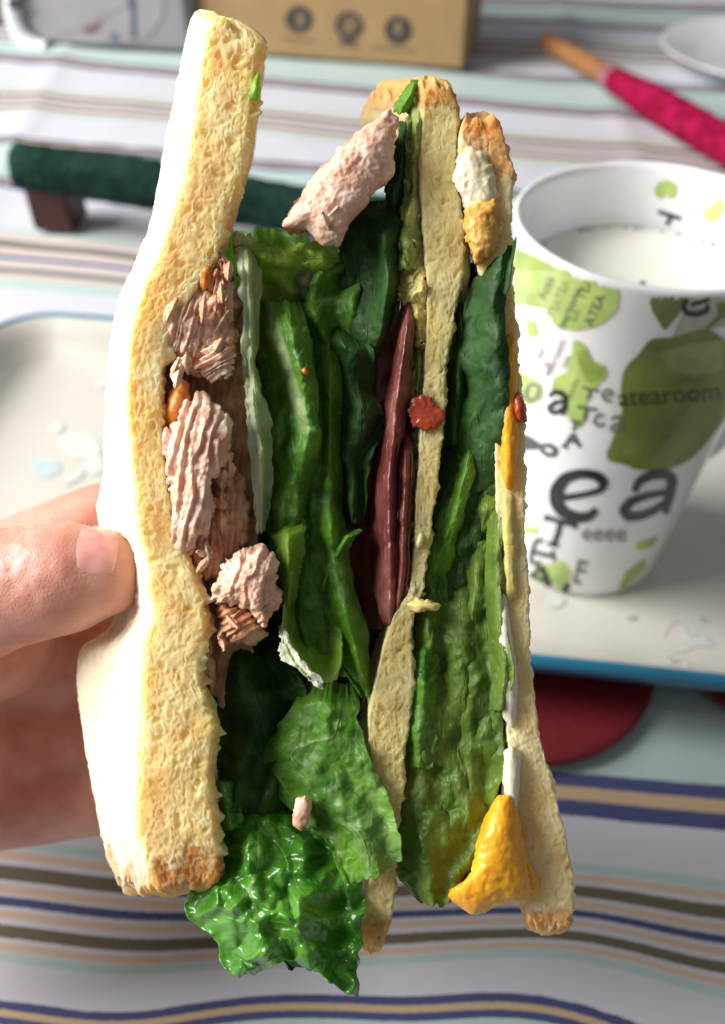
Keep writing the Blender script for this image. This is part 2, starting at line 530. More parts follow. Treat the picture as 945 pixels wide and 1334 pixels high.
def ribbon(name, pts, width, mapper, mat, parent, n=None, sm=0.02, closed=False):
    """a stroke of given px width drawn through px points and laid on a surface"""
    pts = np.array([p[:2] for p in pts], float)
    ws = width if hasattr(width, '__len__') else [width] * len(pts)
    L = np.linalg.norm(np.diff(pts, axis=0), axis=1).sum()
    n = n or max(6, int(L / 2.5))
    c = resample(np.concatenate([pts, np.array(ws)[:, None] * 1e-3], 1), n, sm, closed)
    w = c[:, 2] * 1e3; c = c[:, :2]
    t = (np.roll(c, -1, 0) - np.roll(c, 1, 0)) if closed else np.gradient(c, axis=0)
    t /= np.linalg.norm(t, axis=1, keepdims=True) + 1e-9
    nn = np.stack([-t[:, 1], t[:, 0]], 1)
    rows = []
    for s in (-0.5, 0.0, 0.5):
        rows.append([mapper(*(c[i] + nn[i] * w[i] * s)) for i in range(n)])
    ok = [all(r[i] is not None for r in rows) for i in range(n)]
    V, F, idx = [], [], {}
    for i in range(n):
        if ok[i]:
            idx[i] = len(V); V += [rows[0][i], rows[1][i], rows[2][i]]
    for i in range(n if closed else n - 1):
        j = (i + 1) % n
        if i in idx and j in idx:
            a, b = idx[i], idx[j]
            F += [(a, a + 1, b + 1, b), (a + 1, a + 2, b + 2, b + 1)]
    if not F: return None
    return mesh(name, V, F, mat, parent)


tm = lambda x, y: cast(TB, x, y, 0.0003)
for pts, w in (([(862, 830), (872, 812), (888, 808), (905, 820), (925, 835), (930, 842), (905, 840), (890, 848), (875, 850), (865, 842)], 4), ([(885, 815), (895, 832), (925, 838)], 9), ([(905, 822), (900, 838)], 7)):
    ribbon('printed_flower', pts, w, tm, M['print_blue2'], tray)
# drops of water and a crumb of bread on the near wall of the tray
M['water'] = simple('water_drop', (0.9, 0.92, 0.95), 0.05, 0.0, 20, Transmission_Weight=0.7, IOR=1.33)


def blob_at(name, c, rx, ry, rz, mat, parent=None, seed=0, rough=0.15):
    bm = bmesh.new(); bmesh.ops.create_icosphere(bm, subdivisions=3, radius=1)
    V = np.array([v.co[:] for v in bm.verts]); F = [[v.index for v in f.verts] for f in bm.faces]; bm.free()
    V = V * (1 + rough * fbm(V * 1.7 + seed * 7.1, 2, seed)[:, None])
    return mesh(name, V * np.array([rx, ry, rz]) + np.asarray(c), F, mat, parent)


for i, (x, y, a, b) in enumerate(((820, 806, 8, 4), (873, 862, 6, 5), (912, 808, 4, 3), (893, 868, 3, 3))):
    c = tm(x, y); k = 0.0003
    if c is not None:
        o = blob_at('water_drop', c + np.array([0, 0, 0.0002]), a * k, b * k, 0.0011, M['water'], None, i)
        tag(o, 'tiny clear water drop on the cream tray wall', 'drop', 'water drops on the tray')

# scalloped red mat under the tray
red = NT('red_mat')
red.set(Base_Color=red.mix(red.ramp(red.noise(600, 3, 0.6, red.pos()), [(0.3, 0.0), (0.7, 1.0)]), (0.15, 0.006, 0.010), (0.22, 0.010, 0.016)), Roughness=0.55)
a1 = on_z(690, 992, 0.006)[:2]; a2 = on_z(800, 968, 0.006)[:2]; a3 = on_z(850, 912, 0.006)[:2]


def circ3(a, b, c):
    A = np.array([b - a, c - a]) * 2; B = np.array([b @ b - a @ a, c @ c - a @ a])
    o = np.linalg.solve(A, B); return o, np.linalg.norm(o - a)


lc, lr = circ3(a1, a2, a3)
lr = min(lr, 0.06)
lobes = 8
# the mat: lobes set round a centre so that two neighbours meet at a3
dirn = np.array([0.30, 1.0]); dirn /= np.linalg.norm(dirn)
Rm = lr / math.sin(math.pi / lobes) * 1.02
mc = lc + dirn * Rm
ang0 = math.atan2(*(lc - mc)[::-1])
outl = []
for k in range(lobes):
    a = ang0 + 2 * math.pi * k / lobes
    c = mc + Rm * np.array([math.cos(a), math.sin(a)])
    for t in np.linspace(-100, 100, 26)[:-1]:
        outl.append(c + lr * np.array([math.cos(a + math.radians(t)), math.sin(a + math.radians(t))]))
outl = np.array(outl); outl[:, 1] = np.minimum(outl[:, 1], far[1] - 0.05 - 0.13 * (outl[:, 0] + 0.18))
outl = gsmooth(outl, 0.8, True)
rings = []
for s, z in ((0.99, 0.0012), (1.0, 0.0025), (0.995, 0.0038), (0.97, 0.004), (0.6, 0.004), (0.02, 0.004)):
    rings.append(np.concatenate([mc + (outl - mc) * s, np.full((len(outl), 1), z)], 1))
mat_o = mesh('place_mat', np.concatenate(rings), gridfaces(6, len(outl), True), red.m)
tag(mat_o, 'dark red scalloped mat lying on the striped cloth under the tray', 'mat')

# ------------------------------------------------------------------ mug
MC = np.array([0.08764, 0.23888]); MZ0 = CAM_H - 0.11218 - 0.13695; MH = 0.13695; RT, RB = 0.043, 0.0313
TH = 0.0028


def r_out(h):
    return RB + (RT - RB) * (h / MH)


def mug_hit(px, py, inner=False, off=0.00025):
    r = ray(px, py)
    k = (RT - RB) / MH
    ox, oy = CAMP[0] - MC[0], CAMP[1] - MC[1]
    base = RB - (TH if inner else 0)
    c0 = base + k * (CAMP[2] - MZ0)
    A = r[0] ** 2 + r[1] ** 2 - (k * r[2]) ** 2
    B = 2 * (ox * r[0] + oy * r[1] - k * r[2] * c0)
    C = ox * ox + oy * oy - c0 * c0
    D = B * B - 4 * A * C
    if D < 0: return None
    t = (-B + (1 if inner else -1) * math.sqrt(D)) / (2 * A)
    p = CAMP + r * t
    h = p[2] - MZ0
    if h < 0.001 or h > MH - 0.001: return None
    a = math.atan2(p[1] - MC[1], p[0] - MC[0])
    R = base + k * h + (-off if inner else off)
    return np.array([MC[0] + R * math.cos(a), MC[1] + R * math.sin(a), p[2]])


mug = empty('mug', (MC[0], MC[1], MZ0))
tag(mug, 'tall white mug printed with green leaves and black lettering, standing on the tray', 'mug')
prof = [(0.0, 0.004), (RB - 0.006, 0.004), (RB - 0.004, 0.0006), (RB - 0.002, 0.0), (RB - 0.0004, 0.0012), (RB, 0.003)]
for h in np.linspace(0.006, MH - 0.002, 24): prof.append((r_out(h), h))
prof += [(RT - 0.0002, MH - 0.0007), (RT - 0.0009, MH), (RT - 0.0018, MH), (RT - TH + 0.0002, MH - 0.0008)]
for h in np.linspace(MH - 0.003, 0.012, 20): prof.append((r_out(h) - TH, h))
prof += [(RB - 0.008, 0.009), (0, 0.0085)]
na = 96
ths = np.linspace(0, 2 * np.pi, na, endpoint=False)
G = np.array([[(MC[0] + r * math.cos(a), MC[1] + r * math.sin(a), MZ0 + h) for a in ths] for r, h in prof])
M['china'] = simple('white_china', (0.84, 0.84, 0.86), 0.16, 0.01, 15, Coat_Weight=0.4, Coat_Roughness=0.06)
mesh('body', G.reshape(-1, 3), gridfaces(len(prof), na, True), M['china'], mug)
# handle on the right-hand side
hp = []
for t in np.linspace(-1, 1, 25):
    hh = 0.072 + 0.038 * math.sin(t * math.pi / 2) if abs(t) < 1 else 0.072 + 0.038 * t
    hp.append((r_out(hh) - 0.001 + 0.026 * math.cos(t * math.pi / 2) ** 0.7, hh))
ha = math.radians(18); tube = []
for i, (r, h) in enumerate(hp):
    a = np.array(hp[max(0, i - 1)]); b = np.array(hp[min(24, i + 1)]); tg = (b - a) / np.linalg.norm(b - a); nr = np.array([tg[1], -tg[0]])
    ring = []
    for k in range(14):
        p = 2 * math.pi * k / 14; o1 = 0.0038 * math.cos(p); o2 = 0.0065 * math.sin(p)
        rr, hz = r + nr[0] * o1, h + nr[1] * o1
        ring.append((MC[0] + rr * math.cos(ha) - o2 * math.sin(ha), MC[1] + rr * math.sin(ha) + o2 * math.cos(ha), MZ0 + hz))
    tube.append(ring)
mesh('handle', np.array(tube).reshape(-1, 3), gridfaces(25, 14, True), M['china'], mug)


def pcol(n, c): return simple('mug_print_' + n, c, 0.2, 0.32, 55, Coat_Weight=0.3)


M['p_light'] = pcol('light_green', (0.42, 0.56, 0.16))
M['p_mid'] = pcol('mid_green', (0.30, 0.42, 0.08))
M['p_olive'] = pcol('olive', (0.19, 0.22, 0.035))
M['p_olive2'] = pcol('olive_pale', (0.30, 0.33, 0.10))
M['p_beige'] = pcol('beige', (0.50, 0.48, 0.38))
M['p_black'] = pcol('black', (0.012, 0.012, 0.02))
M['p_grey'] = pcol('grey', (0.14, 0.15, 0.12))
M['p_dark'] = pcol('dark_olive', (0.045, 0.055, 0.015))
M['p_brown'] = pcol('brown', (0.34, 0.29, 0.28))


def px_poly(name, pts, mapper, mat, parent, edge=7.0, sm=0.015):
    pts = resample(pts, max(24, len(pts) * 5), sm, True)
    bm = bmesh.new()
    vs = [bm.verts.new((x, y, 0)) for x, y in pts]
    bm.faces.new(vs)
    bmesh.ops.triangulate(bm, faces=bm.faces[:])
    for _ in range(4):
        es = [e for e in bm.edges if e.calc_length() > edge * 2]
        if not es: break
        bmesh.ops.subdivide_edges(bm, edges=es, cuts=1)
        bmesh.ops.triangulate(bm, faces=[f for f in bm.faces if len(f.verts) > 3])
    bm.verts.ensure_lookup_table()
    V, ok = [], []
    for i, v in enumerate(bm.verts):
        v.index = i
        p = mapper(v.co.x, v.co.y); ok.append(p is not None); V.append(p if p is not None else (0, 0, 0))
    F = [[v.index for v in f.verts] for f in bm.faces if all(ok[v.index] for v in f.verts)]
    used = sorted({i for f in F for i in f}); mp = {u: k for k, u in enumerate(used)}
    bm.free()
    if not F: return None
    return mesh(name, [V[u] for u in used], [[mp[i] for i in f] for f in F], mat, parent)


def mo(off): return lambda x, y: mug_hit(x, y, False, off)
def mi(off): return lambda x, y: mug_hit(x, y, True, off)


for pts, mk, off in (
        ([(660, 318), (690, 330), (735, 352), (790, 360), (808, 375), (805, 405), (780, 425), (750, 432), (720, 425), (715, 402), (660, 394)], 'p_light', 0.00020),
        ([(660, 318), (690, 330), (728, 352), (690, 352), (660, 348)], 'p_mid', 0.00026),
        ([(748, 440), (765, 450), (772, 470), (790, 475), (792, 490), (775, 505), (765, 520), (765, 545), (755, 560), (740, 545), (735, 520), (718, 510), (722, 490), (740, 485), (745, 465)], 'p_light', 0.00020),
        ([(752, 458), (766, 455), (772, 472), (788, 478), (786, 490), (768, 500), (756, 480)], 'p_mid', 0.00026),
        ([(688, 415), (700, 420), (702, 438), (690, 440), (686, 428)], 'p_light', 0.0002),
        ([(672, 480), (690, 490), (708, 500), (708, 520), (690, 528), (668, 520)], 'p_light', 0.0002),
        ([(843, 378), (897, 380), (888, 405), (866, 432), (850, 405)], 'p_olive', 0.0002),
        ([(897, 384), (960, 350), (960, 420), (925, 430), (872, 446), (890, 408)], 'p_beige', 0.00018),
        ([(930, 382), (960, 365), (960, 400), (925, 428), (915, 430), (935, 410)], 'p_olive', 0.00024),
        ([(845, 440), (880, 440), (915, 425), (945, 440), (965, 480), (960, 520), (945, 545), (910, 590), (890, 605), (860, 614), (825, 612), (808, 600), (792, 605), (787, 590), (797, 575), (820, 575), (812, 540), (808, 500), (815, 475), (835, 460)], 'p_olive', 0.0002),
        ([(858, 458), (900, 447), (945, 440), (940, 482), (905, 490), (872, 480)], 'p_olive2', 0.00026),
        ([(845, 500), (905, 495), (950, 490), (940, 520), (880, 530), (830, 530)], 'p_olive', 0.00027),
        ([(698, 737), (735, 730), (745, 745), (738, 771), (700, 766)], 'p_light', 0.0002),
        ([(828, 708), (858, 698), (850, 712), (832, 718)], 'p_light', 0.0002),
        ([(806, 766), (815, 745), (840, 727), (842, 740), (830, 750), (812, 768)], 'p_mid', 0.0002),
        ([(682, 684), (703, 688), (700, 696), (682, 694)], 'p_light', 0.0002)):
    px_poly('printed_leaf', pts, mo(off), M[mk], mug)
for pts in ([(857, 238), (870, 234), (882, 240), (880, 254), (872, 258), (868, 252), (858, 259), (852, 250)], [(915, 275), (930, 266), (940, 255), (945, 270), (938, 286), (922, 290)]):
    px_poly('printed_leaf', pts, mi(0.0004), M['p_light'], mug)
for pts, w in (([(858, 275), (888, 284)], 5), ([(875, 281), (869, 292)], 5), ([(921, 320), (934, 318)], 5)):
    ribbon('printed_letter', pts, w, mi(0.0005), M['p_black'], mug)
STROKES = [
    # big e
    ([(733, 648), (760, 644), (784, 638), (788, 627), (776, 618), (756, 616), (736, 622), (725, 638), (725, 655), (735, 668), (752, 674), (768, 673), (777, 663)], [7, 6, 7, 11, 10, 10, 12, 15, 14, 13, 12, 10, 7], 'p_black'),
    # big a
    ([(826, 640), (833, 626), (850, 618), (868, 617), (876, 623), (873, 642), (866, 664), (870, 668)], [7, 9, 10, 11, 11, 10, 9, 6], 'p_black'),
    ([(869, 641), (845, 645), (823, 652), (812, 664), (818, 673), (835, 672), (852, 665), (866, 655)], [6, 7, 9, 11, 10, 9, 8, 6], 'p_black'),
    # r at the left edge
    ([(676, 572), (688, 577), (703, 581)], [14, 16, 7], 'p_black'), ([(703, 581), (716, 579), (725, 585), (723, 592), (713, 592), (705, 585)], 4.5, 'p_black'),
    # T E A
    ([(712, 673), (731, 679), (751, 684)], 5, 'p_black'), ([(731, 680), (727, 695), (722, 709)], 5.5, 'p_black'), ([(714, 707), (728, 711)], 4, 'p_black'), ([(712, 670), (711, 678)], 3.5, 'p_black'), ([(751, 680), (749, 689)], 3.5, 'p_black'),
    ([(708, 704), (699, 703), (694, 716), (692, 731), (700, 736), (704, 730)], 4, 'p_black'), ([(695, 718), (708, 722), (722, 724)], 4.5, 'p_black'), ([(720, 716), (723, 730)], 3, 'p_black'),
    ([(682, 757), (694, 748), (706, 738)], 4.5, 'p_black'), ([(706, 737), (713, 754), (718, 769)], 6.5, 'p_black'), ([(693, 749), (712, 757)], 4, 'p_black'), ([(676, 755), (688, 760)], 4, 'p_black'), ([(709, 770), (724, 768)], 4, 'p_black'),
    ([(766, 734), (755, 730), (752, 745), (748, 758)], 3.5, 'p_grey'), ([(753, 742), (764, 744)], 3, 'p_grey'), ([(749, 757), (757, 760)], 3.5, 'p_grey'),
    ([(742, 760), (736, 766), (739, 774), (750, 774)], 6, 'p_black'),
    # middle a, o, T, A, tea
    ([(716, 516), (722, 510), (732, 511), (738, 517), (737, 530), (733, 540)], [4, 5, 6, 6, 6, 4], 'p_black'), ([(737, 522), (725, 523), (716, 530), (719, 537), (728, 536), (735, 530)], [4, 5, 6, 5, 5, 4], 'p_black'),
    ([(690, 502), (699, 499), (704, 507), (699, 519), (691, 523), (686, 514), (690, 502)], 3.5, 'p_grey'),
    ([(760, 504), (781, 509)], 3, 'p_grey'), ([(770, 507), (766, 520)], 3, 'p_grey'),
    ([(752, 529), (778, 533)], 3.5, 'p_grey'), ([(765, 532), (761, 547)], 3.5, 'p_grey'),
    ([(787, 540), (778, 540), (774, 549), (781, 555), (788, 551)], 3, 'p_grey'), ([(797, 545), (806, 542), (812, 548), (809, 562)], 3.5, 'p_grey'), ([(810, 551), (799, 553), (796, 560), (804, 561)], 3, 'p_grey'),
    ([(790, 515), (798, 513), (796, 507), (788, 508), (785, 516), (790, 522), (797, 521)], 2.6, 'p_grey'),
    ([(736, 580), (747, 564), (756, 582)], 3, 'p_black'), ([(741, 574), (753, 575)], 2.5, 'p_black'), ([(732, 580), (741, 583)], 2.5, 'p_black'),
    ([(745, 548), (758, 550)], 4, 'p_grey'), ([(752, 550), (747, 560)], 4, 'p_grey'),
    ([(708, 475), (716, 472), (713, 490)], 3, 'p_brown'),
    # G at the upper right
    ([(906, 386), (896, 388), (890, 398), (894, 407), (908, 409), (921, 404), (922, 396)], [4, 5, 6, 6, 6, 6, 4], 'p_black'), ([(900, 397), (912, 393), (922, 390), (935, 385)], 4.5, 'p_black'),
]
for pts, w, mk in STROKES:
    w = [x_ * 1.22 for x_ in w] if hasattr(w, '__len__') else w * 1.22
    ribbon('printed_letter', pts, w, mo(0.00034), M[mk], mug)


def px_text(txt, x, y, size, ang, mapper, mat, parent, weight=0.0, name='printed_text'):
    cu = bpy.data.curves.new('t', 'FONT'); cu.body = txt; cu.size = 1; cu.offset = weight; cu.resolution_u = 3
    to = bpy.data.objects.new('t', cu); COL.objects.link(to)
    bpy.context.view_layer.update()
    dg = bpy.context.evaluated_depsgraph_get()
    me = bpy.data.meshes.new_from_object(to.evaluated_get(dg))
    a = math.radians(ang); V, ok = [], []
    for v in me.vertices:
        u, w = v.co.x * size, -v.co.y * size
        p = mapper(x + u * math.cos(a) - w * math.sin(a), y + u * math.sin(a) + w * math.cos(a))
        ok.append(p is not None); V.append(p if p is not None else (0, 0, 0))
    F = [list(p.vertices) for p in me.polygons if all(ok[i] for i in p.vertices)]
    bpy.data.objects.remove(to); bpy.data.curves.remove(cu); bpy.data.meshes.remove(me)
    if F: return tag(mesh(name, V, F, mat, parent, False), kind='stuff')


for txt, x, y, sz, an, mk in (('Atea', 711, 392, 17, -66, 'p_olive'), ('TEATEA', 722, 415, 15, -66, 'p_olive2'), ('tearooms', 735, 430, 15, -66, 'p_grey'), ('TEA', 762, 392, 17, -66, 'p_olive'), ('EA', 750, 420, 15, -66, 'p_olive2'), ('ATEA', 772, 426, 18, -66, 'p_grey'),
                              ('tea', 704, 470, 14, -66, 'p_brown'), ('tearoom', 718, 488, 14, -66, 'p_brown'), ('tea', 738, 480, 14, -66, 'p_olive2'), ('eatea', 744, 520, 13, -66, 'p_olive2'),
                              ('atearoom', 806, 529, 34, -4, 'p_dark'), ('eeee', 757, 703, 31, 2, 'p_brown')):
    px_text(txt, x, y, sz, an, mo(0.00030), M[mk], mug, 0.012)

# milk in the mug
lev = MH - 0.021
mv = []
for r_, dz in ((r_out(lev) - TH - 0.0001, 0.0006), (r_out(lev) - TH - 0.0008, 0.0), (0.02, 0), (0.001, 0)):
    mv.append([(MC[0] + r_ * math.cos(a), MC[1] + r_ * math.sin(a), MZ0 + lev + dz) for a in ths])
milk_m = NT('milk'); milk_m.set(Base_Color=(0.80, 0.80, 0.71), Roughness=0.18, Subsurface_Weight=0.5, Subsurface_Scale=0.004)
mo_ = mesh('milk', np.array(mv).reshape(-1, 3), gridfaces(4, na, True), milk_m.m)
tag(mo_, 'creamy white milk filling the leaf printed mug', 'milk')
M['bubble'] = simple('milk_bubble', (0.45, 0.46, 0.44), 0.1, 0.05, 100)
for k in range(26):
    a = random.uniform(0.15, 1.05) * math.pi
    rr = r_out(lev) - TH - random.uniform(0.0006, 0.0016); s = random.uniform(0.0004, 0.0009)
    blob_at('bubble', (MC[0] + rr * math.cos(a), MC[1] + rr * math.sin(a), MZ0 + lev + 0.0004), s, s, s * 0.7, M['bubble'], mo_, k, 0.05)


# ------------------------------------------------------------------ things at the back of the table
def face_frame(a_px, b_px):
    """front bottom edge of a box from two pixels on the cloth"""
    a = on_z(*a_px); b = on_z(*b_px); e = b - a; e[2] = 0
    w = np.linalg.norm(e); e /= w
    nrm = np.array([-e[1], e[0], 0])          # pointing away from the camera
    return a, e, nrm, w


def bevel_box(name, a, e, nrm, w, dp, h, mat, parent, bev=0.002, z0=0.0, seg=2):
    bm = bmesh.new()
    c = [a + e * u * w + nrm * v * dp + np.array([0, 0, z]) for z in (z0, z0 + h) for u, v in ((0, 0), (1, 0), (1, 1), (0, 1))]
    vs = [bm.verts.new(x) for x in c]
    for f in ((0, 3, 2, 1), (4, 5, 6, 7), (0, 1, 5, 4), (1, 2, 6, 5), (2, 3, 7, 6), (3, 0, 4, 7)):
        bm.faces.new([vs[i] for i in f])
    bmesh.ops.bevel(bm, geom=bm.edges[:], offset=bev, segments=seg, affect='EDGES')
    bm.verts.ensure_lookup_table()
    for i, v in enumerate(bm.verts): v.index = i
    V = [v.co[:] for v in bm.verts]; F = [[v.index for v in f.verts] for f in bm.faces]; bm.free()
    return mesh(name, V, F, mat, parent, False)


def plane_mapper(a, nrm, off=0.0006):
    def f(px, py):
        r = ray(px, py); t = ((a - CAMP) @ nrm) / (r @ nrm)
        return CAMP + r * t - nrm * off
    return f


kraft = simple('kraft_cardboard', (0.33, 0.215, 0.095), 0.8, 0.08, 40, 0.2)
a, e, nr, w = face_frame((262, 66), (604, 92))
kb = empty('cardboard_box', tuple(a)); tag(kb, 'brown cardboard box with three round dark symbols behind the sandwich', 'box')
bevel_box('carton', a, e, nr, w, 0.11, 0.135, kraft, kb, 0.0025)
pm = plane_mapper(a, nr)
ink = simple('dark_print', (0.045, 0.038, 0.035), 0.7, 0.1, 60); kl = simple('kraft_print_gap', (0.22, 0.15, 0.08), 0.8, 0.1, 60)
pm2 = plane_mapper(a, nr, 0.0010)
px_poly('printed_symbol', ell(390, 25, 18, 18, 0, 20, 0), pm, ink, kb); px_poly('symbol_mark', [(386, 17), (394, 15), (398, 26), (392, 37), (386, 30), (389, 24)], pm2, kl, kb)
ribbon('printed_symbol', ell(455, 33, 16, 16, 0, 20, 0), 6, pm, ink, kb, closed=True); ribbon('symbol_mark', ell(455, 33, 8, 8, 0, 14, 0), 3.5, pm2, ink, kb, closed=True); px_poly('symbol_mark', [(444, 50), (464, 52), (462, 58), (446, 56)], pm2, ink, kb)
px_poly('printed_symbol', ell(519, 39, 18, 19, 0, 20, 0), pm, ink, kb); px_poly('symbol_mark', ell(519, 36, 5, 10, 0, 14, 0), pm2, kl, kb)
for x0, y0, x1, y1 in ((367, 49, 411, 53), (440, 57, 470, 60), (485, 61, 541, 66)):
    ribbon('printed_text_line', [(x0, y0), (x1, y1)], 4, pm, kl, kb)

# grey plastic pack beside the cardboard box
a, e, nr, w = face_frame((32, 56), (254, 72))
gp = empty('plastic_pack', tuple(a)); tag(gp, 'grey plastic pack with white rounded edge and printed picture beside the cardboard box', 'pack')
M['gplastic'] = simple('grey_plastic', (0.24, 0.24, 0.25), 0.35, 0.06, 20)
M['wplastic'] = simple('white_plastic', (0.72, 0.74, 0.80), 0.3, 0.03, 20)
bevel_box('pack_body', a, e, nr, w, 0.07, 0.12, M['gplastic'], gp, 0.006, 0, 3)
pm = plane_mapper(a, nr, 0.0008); pm2 = plane_mapper(a, nr, 0.0012)
px_poly('printed_picture', [(45, -20), (40, 10), (48, 40), (70, 54), (120, 56), (165, 57), (195, 48), (212, 25), (216, -20)], pm, simple('pack_print_grey', (0.29, 0.28, 0.28), 0.4, 0.1, 40), gp)
px_poly('printed_patch', [(108, 36), (135, 27), (128, 42), (112, 44)], pm2, simple('pack_print_red', (0.17, 0.09, 0.085), 0.5), gp)
px_poly('printed_patch', [(142, 52), (150, 40), (160, 53)], pm2, simple('pack_print_navy', (0.09, 0.12, 0.17), 0.5), gp)
px_poly('printed_patch', [(166, -5), (178, -5), (179, 50), (170, 50), (172, 20)], pm2, simple('pack_print_blue', (0.07, 0.10, 0.14), 0.5), gp)
ribbon('printed_line', [(60, 52), (100, 40), (150, 15), (175, 0)], 3, pm2, M['gplastic'], gp)
# its rounded white edge
wt = []
path = resample([(24, -30), (17, -5), (20, 22), (30, 45), (46, 58), (62, 62)], 30, 0.04)
for i, (x, y) in enumerate(path):
    t = path[min(29, i + 1)] - path[max(0, i - 1)]; t /= np.linalg.norm(t); nn = np.array([-t[1], t[0]])
    c = plane_mapper(a, nr, 0.004)(x, y); c1 = plane_mapper(a, nr, 0.004)(*(np.array([x, y]) + nn * 10)); u = (c1 - c)
    wt.append([c + u * math.cos(k) + nr * 0.007 * math.sin(k) for k in np.linspace(0, 2 * math.pi, 12, endpoint=False)])
mesh('pack_edge', np.array(wt).reshape(-1, 3), gridfaces(30, 12, True), M['wplastic'], gp)
px_poly('edge_slot', [(18, -6), (34, -6), (35, 6), (30, 9), (20, 8)], plane_mapper(a, nr, 0.0118), simple('dark_slot', (0.02, 0.02, 0.025), 0.5), gp)

# dark carton between the pack and the cardboard box, and one at the left edge
dk = simple('dark_card', (0.03, 0.03, 0.03), 0.6, 0.1, 30)
a, e, nr, w = face_frame((256, 60), (282, 61)); a = a + nr * 0.03
o = bevel_box('dark_carton', a, e, nr, w, 0.08, 0.13, dk, None, 0.002)
tag(o, 'narrow black carton wedged between the grey pack and the cardboard box', 'carton')
a, e, nr, w = face_frame((-120, 20), (14, 32)); a = a + nr * 0.0
o = bevel_box('brown_carton', a, e, nr, w, 0.08, 0.10, simple('dark_brown_card', (0.10, 0.08, 0.06), 0.7), None, 0.003)
tag(o, 'dark brown carton just behind the white edge of the grey pack', 'carton')


def rod(name, pts, rad, mat, parent, nring=18, n=60, square=0.0, noise=0.0, seed=0):
    c = resample(np.array(pts, float), n, 0.02)
    rr = np.interp(np.linspace(0, 1, n), np.linspace(0, 1, len(rad)), rad)
    t = np.gradient(c, axis=0); t /= np.linalg.norm(t, axis=1, keepdims=True)
    side = np.cross(t, [0, 0, 1]); side /= np.linalg.norm(side, axis=1, keepdims=True); up = np.cross(side, t)
    G = []
    for i in range(n):
        ks = np.linspace(0, 2 * np.pi, nring, endpoint=False)
        cs, sn = np.cos(ks), np.sin(ks)
        if square:
            m = np.maximum(abs(cs), abs(sn)); k = (1 - square) + square / m
            cs, sn = cs * k, sn * k
        G.append(c[i] + rr[i] * (side[i] * cs[:, None] + up[i] * sn[:, None]))
    G = np.array(G)
    if noise:
        N = (G - c[:, None]); N /= np.linalg.norm(N, axis=-1, keepdims=True)
        G = G + N * (noise * fbm(G * 160, 3, seed))[..., None]
    F = [list(f) for f in gridfaces(n, nring, True)] + [list(range(nring))[::-1], list(range((n - 1) * nring, n * nring))]
    return mesh(name, G.reshape(-1, 3), F, mat, parent)


def fabric(name, c, c2, sc=700):
    t = NT(name)
    v = t.pos()
    t.set(Base_Color=t.mix(t.ramp(t.noise(sc * 0.12, 4, 0.6, v), [(0.38, 0.0), (0.66, 1.0)]), c, c2), Roughness=0.85, Specular_IOR_Level=0.1)
    vo = t.n('ShaderNodeTexVoronoi'); vo.inputs['Scale'].default_value = sc * 0.5; t.l(v, vo.inputs['Vector'])
    t.bump(vo.outputs['Distance'], 0.8, 0.0015)
    return t.m


# magenta stick with a wooden end
zc = 0.0135
p0 = on_z(712, 54, zc - 0.002); p1 = on_z(800, 103, zc); p2 = on_z(965, 200, zc)
dv = (p2 - p1) / np.linalg.norm(p2 - p1); p2 = p2 + dv * 0.06
ms = empty('wrapped_stick', tuple(p1)); tag(ms, 'magenta fabric wrapped stick with bare wooden end lying behind the mug', 'stick')
rod('wooden_end', [p0, p0 * 0.5 + p1 * 0.5, p1 + dv * 0.01], [0.0075, 0.0085, 0.0085, 0.0085], simple('wood_end', (0.28, 0.12, 0.04), 0.6, 0.25, 90), ms, noise=0.0006)
rod('fabric_sleeve', [p1 - dv * 0.004, p1, p1 + dv * 0.05, p2], [0.0095, 0.0135, 0.0135, 0.013, 0.013], fabric('magenta_fabric', (0.20, 0.002, 0.022), (0.40, 0.008, 0.075)), ms, noise=0.0009)
rod('sleeve_hem', [p1 - dv * 0.009, p1 + dv * 0.001], [0.0105, 0.0105], fabric('mauve_hem', (0.25, 0.10, 0.14), (0.40, 0.20, 0.26)), ms, n=12)

# dark green stick resting on a wooden block
g0 = on_z(20, 216, 0.0); rr0 = ray(20, 216)
zb = 0.043
b_front = on_z(72, 303, 0.0)
q0 = on_z(22, 214, zb); q1 = on_z(200, 240, zb - 0.009); q2 = on_z(370, 270, zb - 0.02); dq = (q2 - q1) / np.linalg.norm(q2 - q1)
q3 = q2 + dq * 0.13; q3[2] = 0.014
gs = empty('wrapped_stick', tuple(q0)); tag(gs, 'dark green fabric covered stick propped on the wooden block', 'stick')
rod('fabric_sleeve', [q0, q1, q2, q3], [0.0125, 0.0138, 0.0135, 0.013, 0.013], fabric('dark_green_fabric', (0.006, 0.026, 0.020), (0.018, 0.055, 0.040)), gs, square=0.55, noise=0.0012, seed=3)
a, e, nr, w = face_frame((45, 301), (97, 304))
wb = bevel_box('wooden_block', a, e, nr, w, 0.028, 0.032, simple('dark_wood', (0.05, 0.014, 0.010), 0.5, 0.25, 90), None, 0.0015)
tag(wb, 'small dark red brown wooden block under the green stick', 'block')
# white plate at the back right
pc = on_z(1003, 86, 0.0)
pr = []
edge = on_z(887, 84, 0.012); Rp = np.linalg.norm((edge - pc)[:2])
for r_, z in ((0.0, 0.004), (Rp * 0.62, 0.004), (Rp * 0.70, 0.007), (Rp * 0.98, 0.0165), (Rp, 0.0170), (Rp * 0.995, 0.0155), (Rp * 0.70, 0.003), (Rp * 0.62, 0.0012), (0, 0.0012)):
    pr.append([(pc[0] + r_ * math.cos(k), pc[1] + r_ * math.sin(k), z) for k in np.linspace(0, 2 * math.pi, 80, endpoint=False)])
po = mesh('plate', np.array(pr).reshape(-1, 3), gridfaces(9, 80, True), M['china'])
tag(po, 'plain white plate at the back beyond the magenta stick', 'plate')

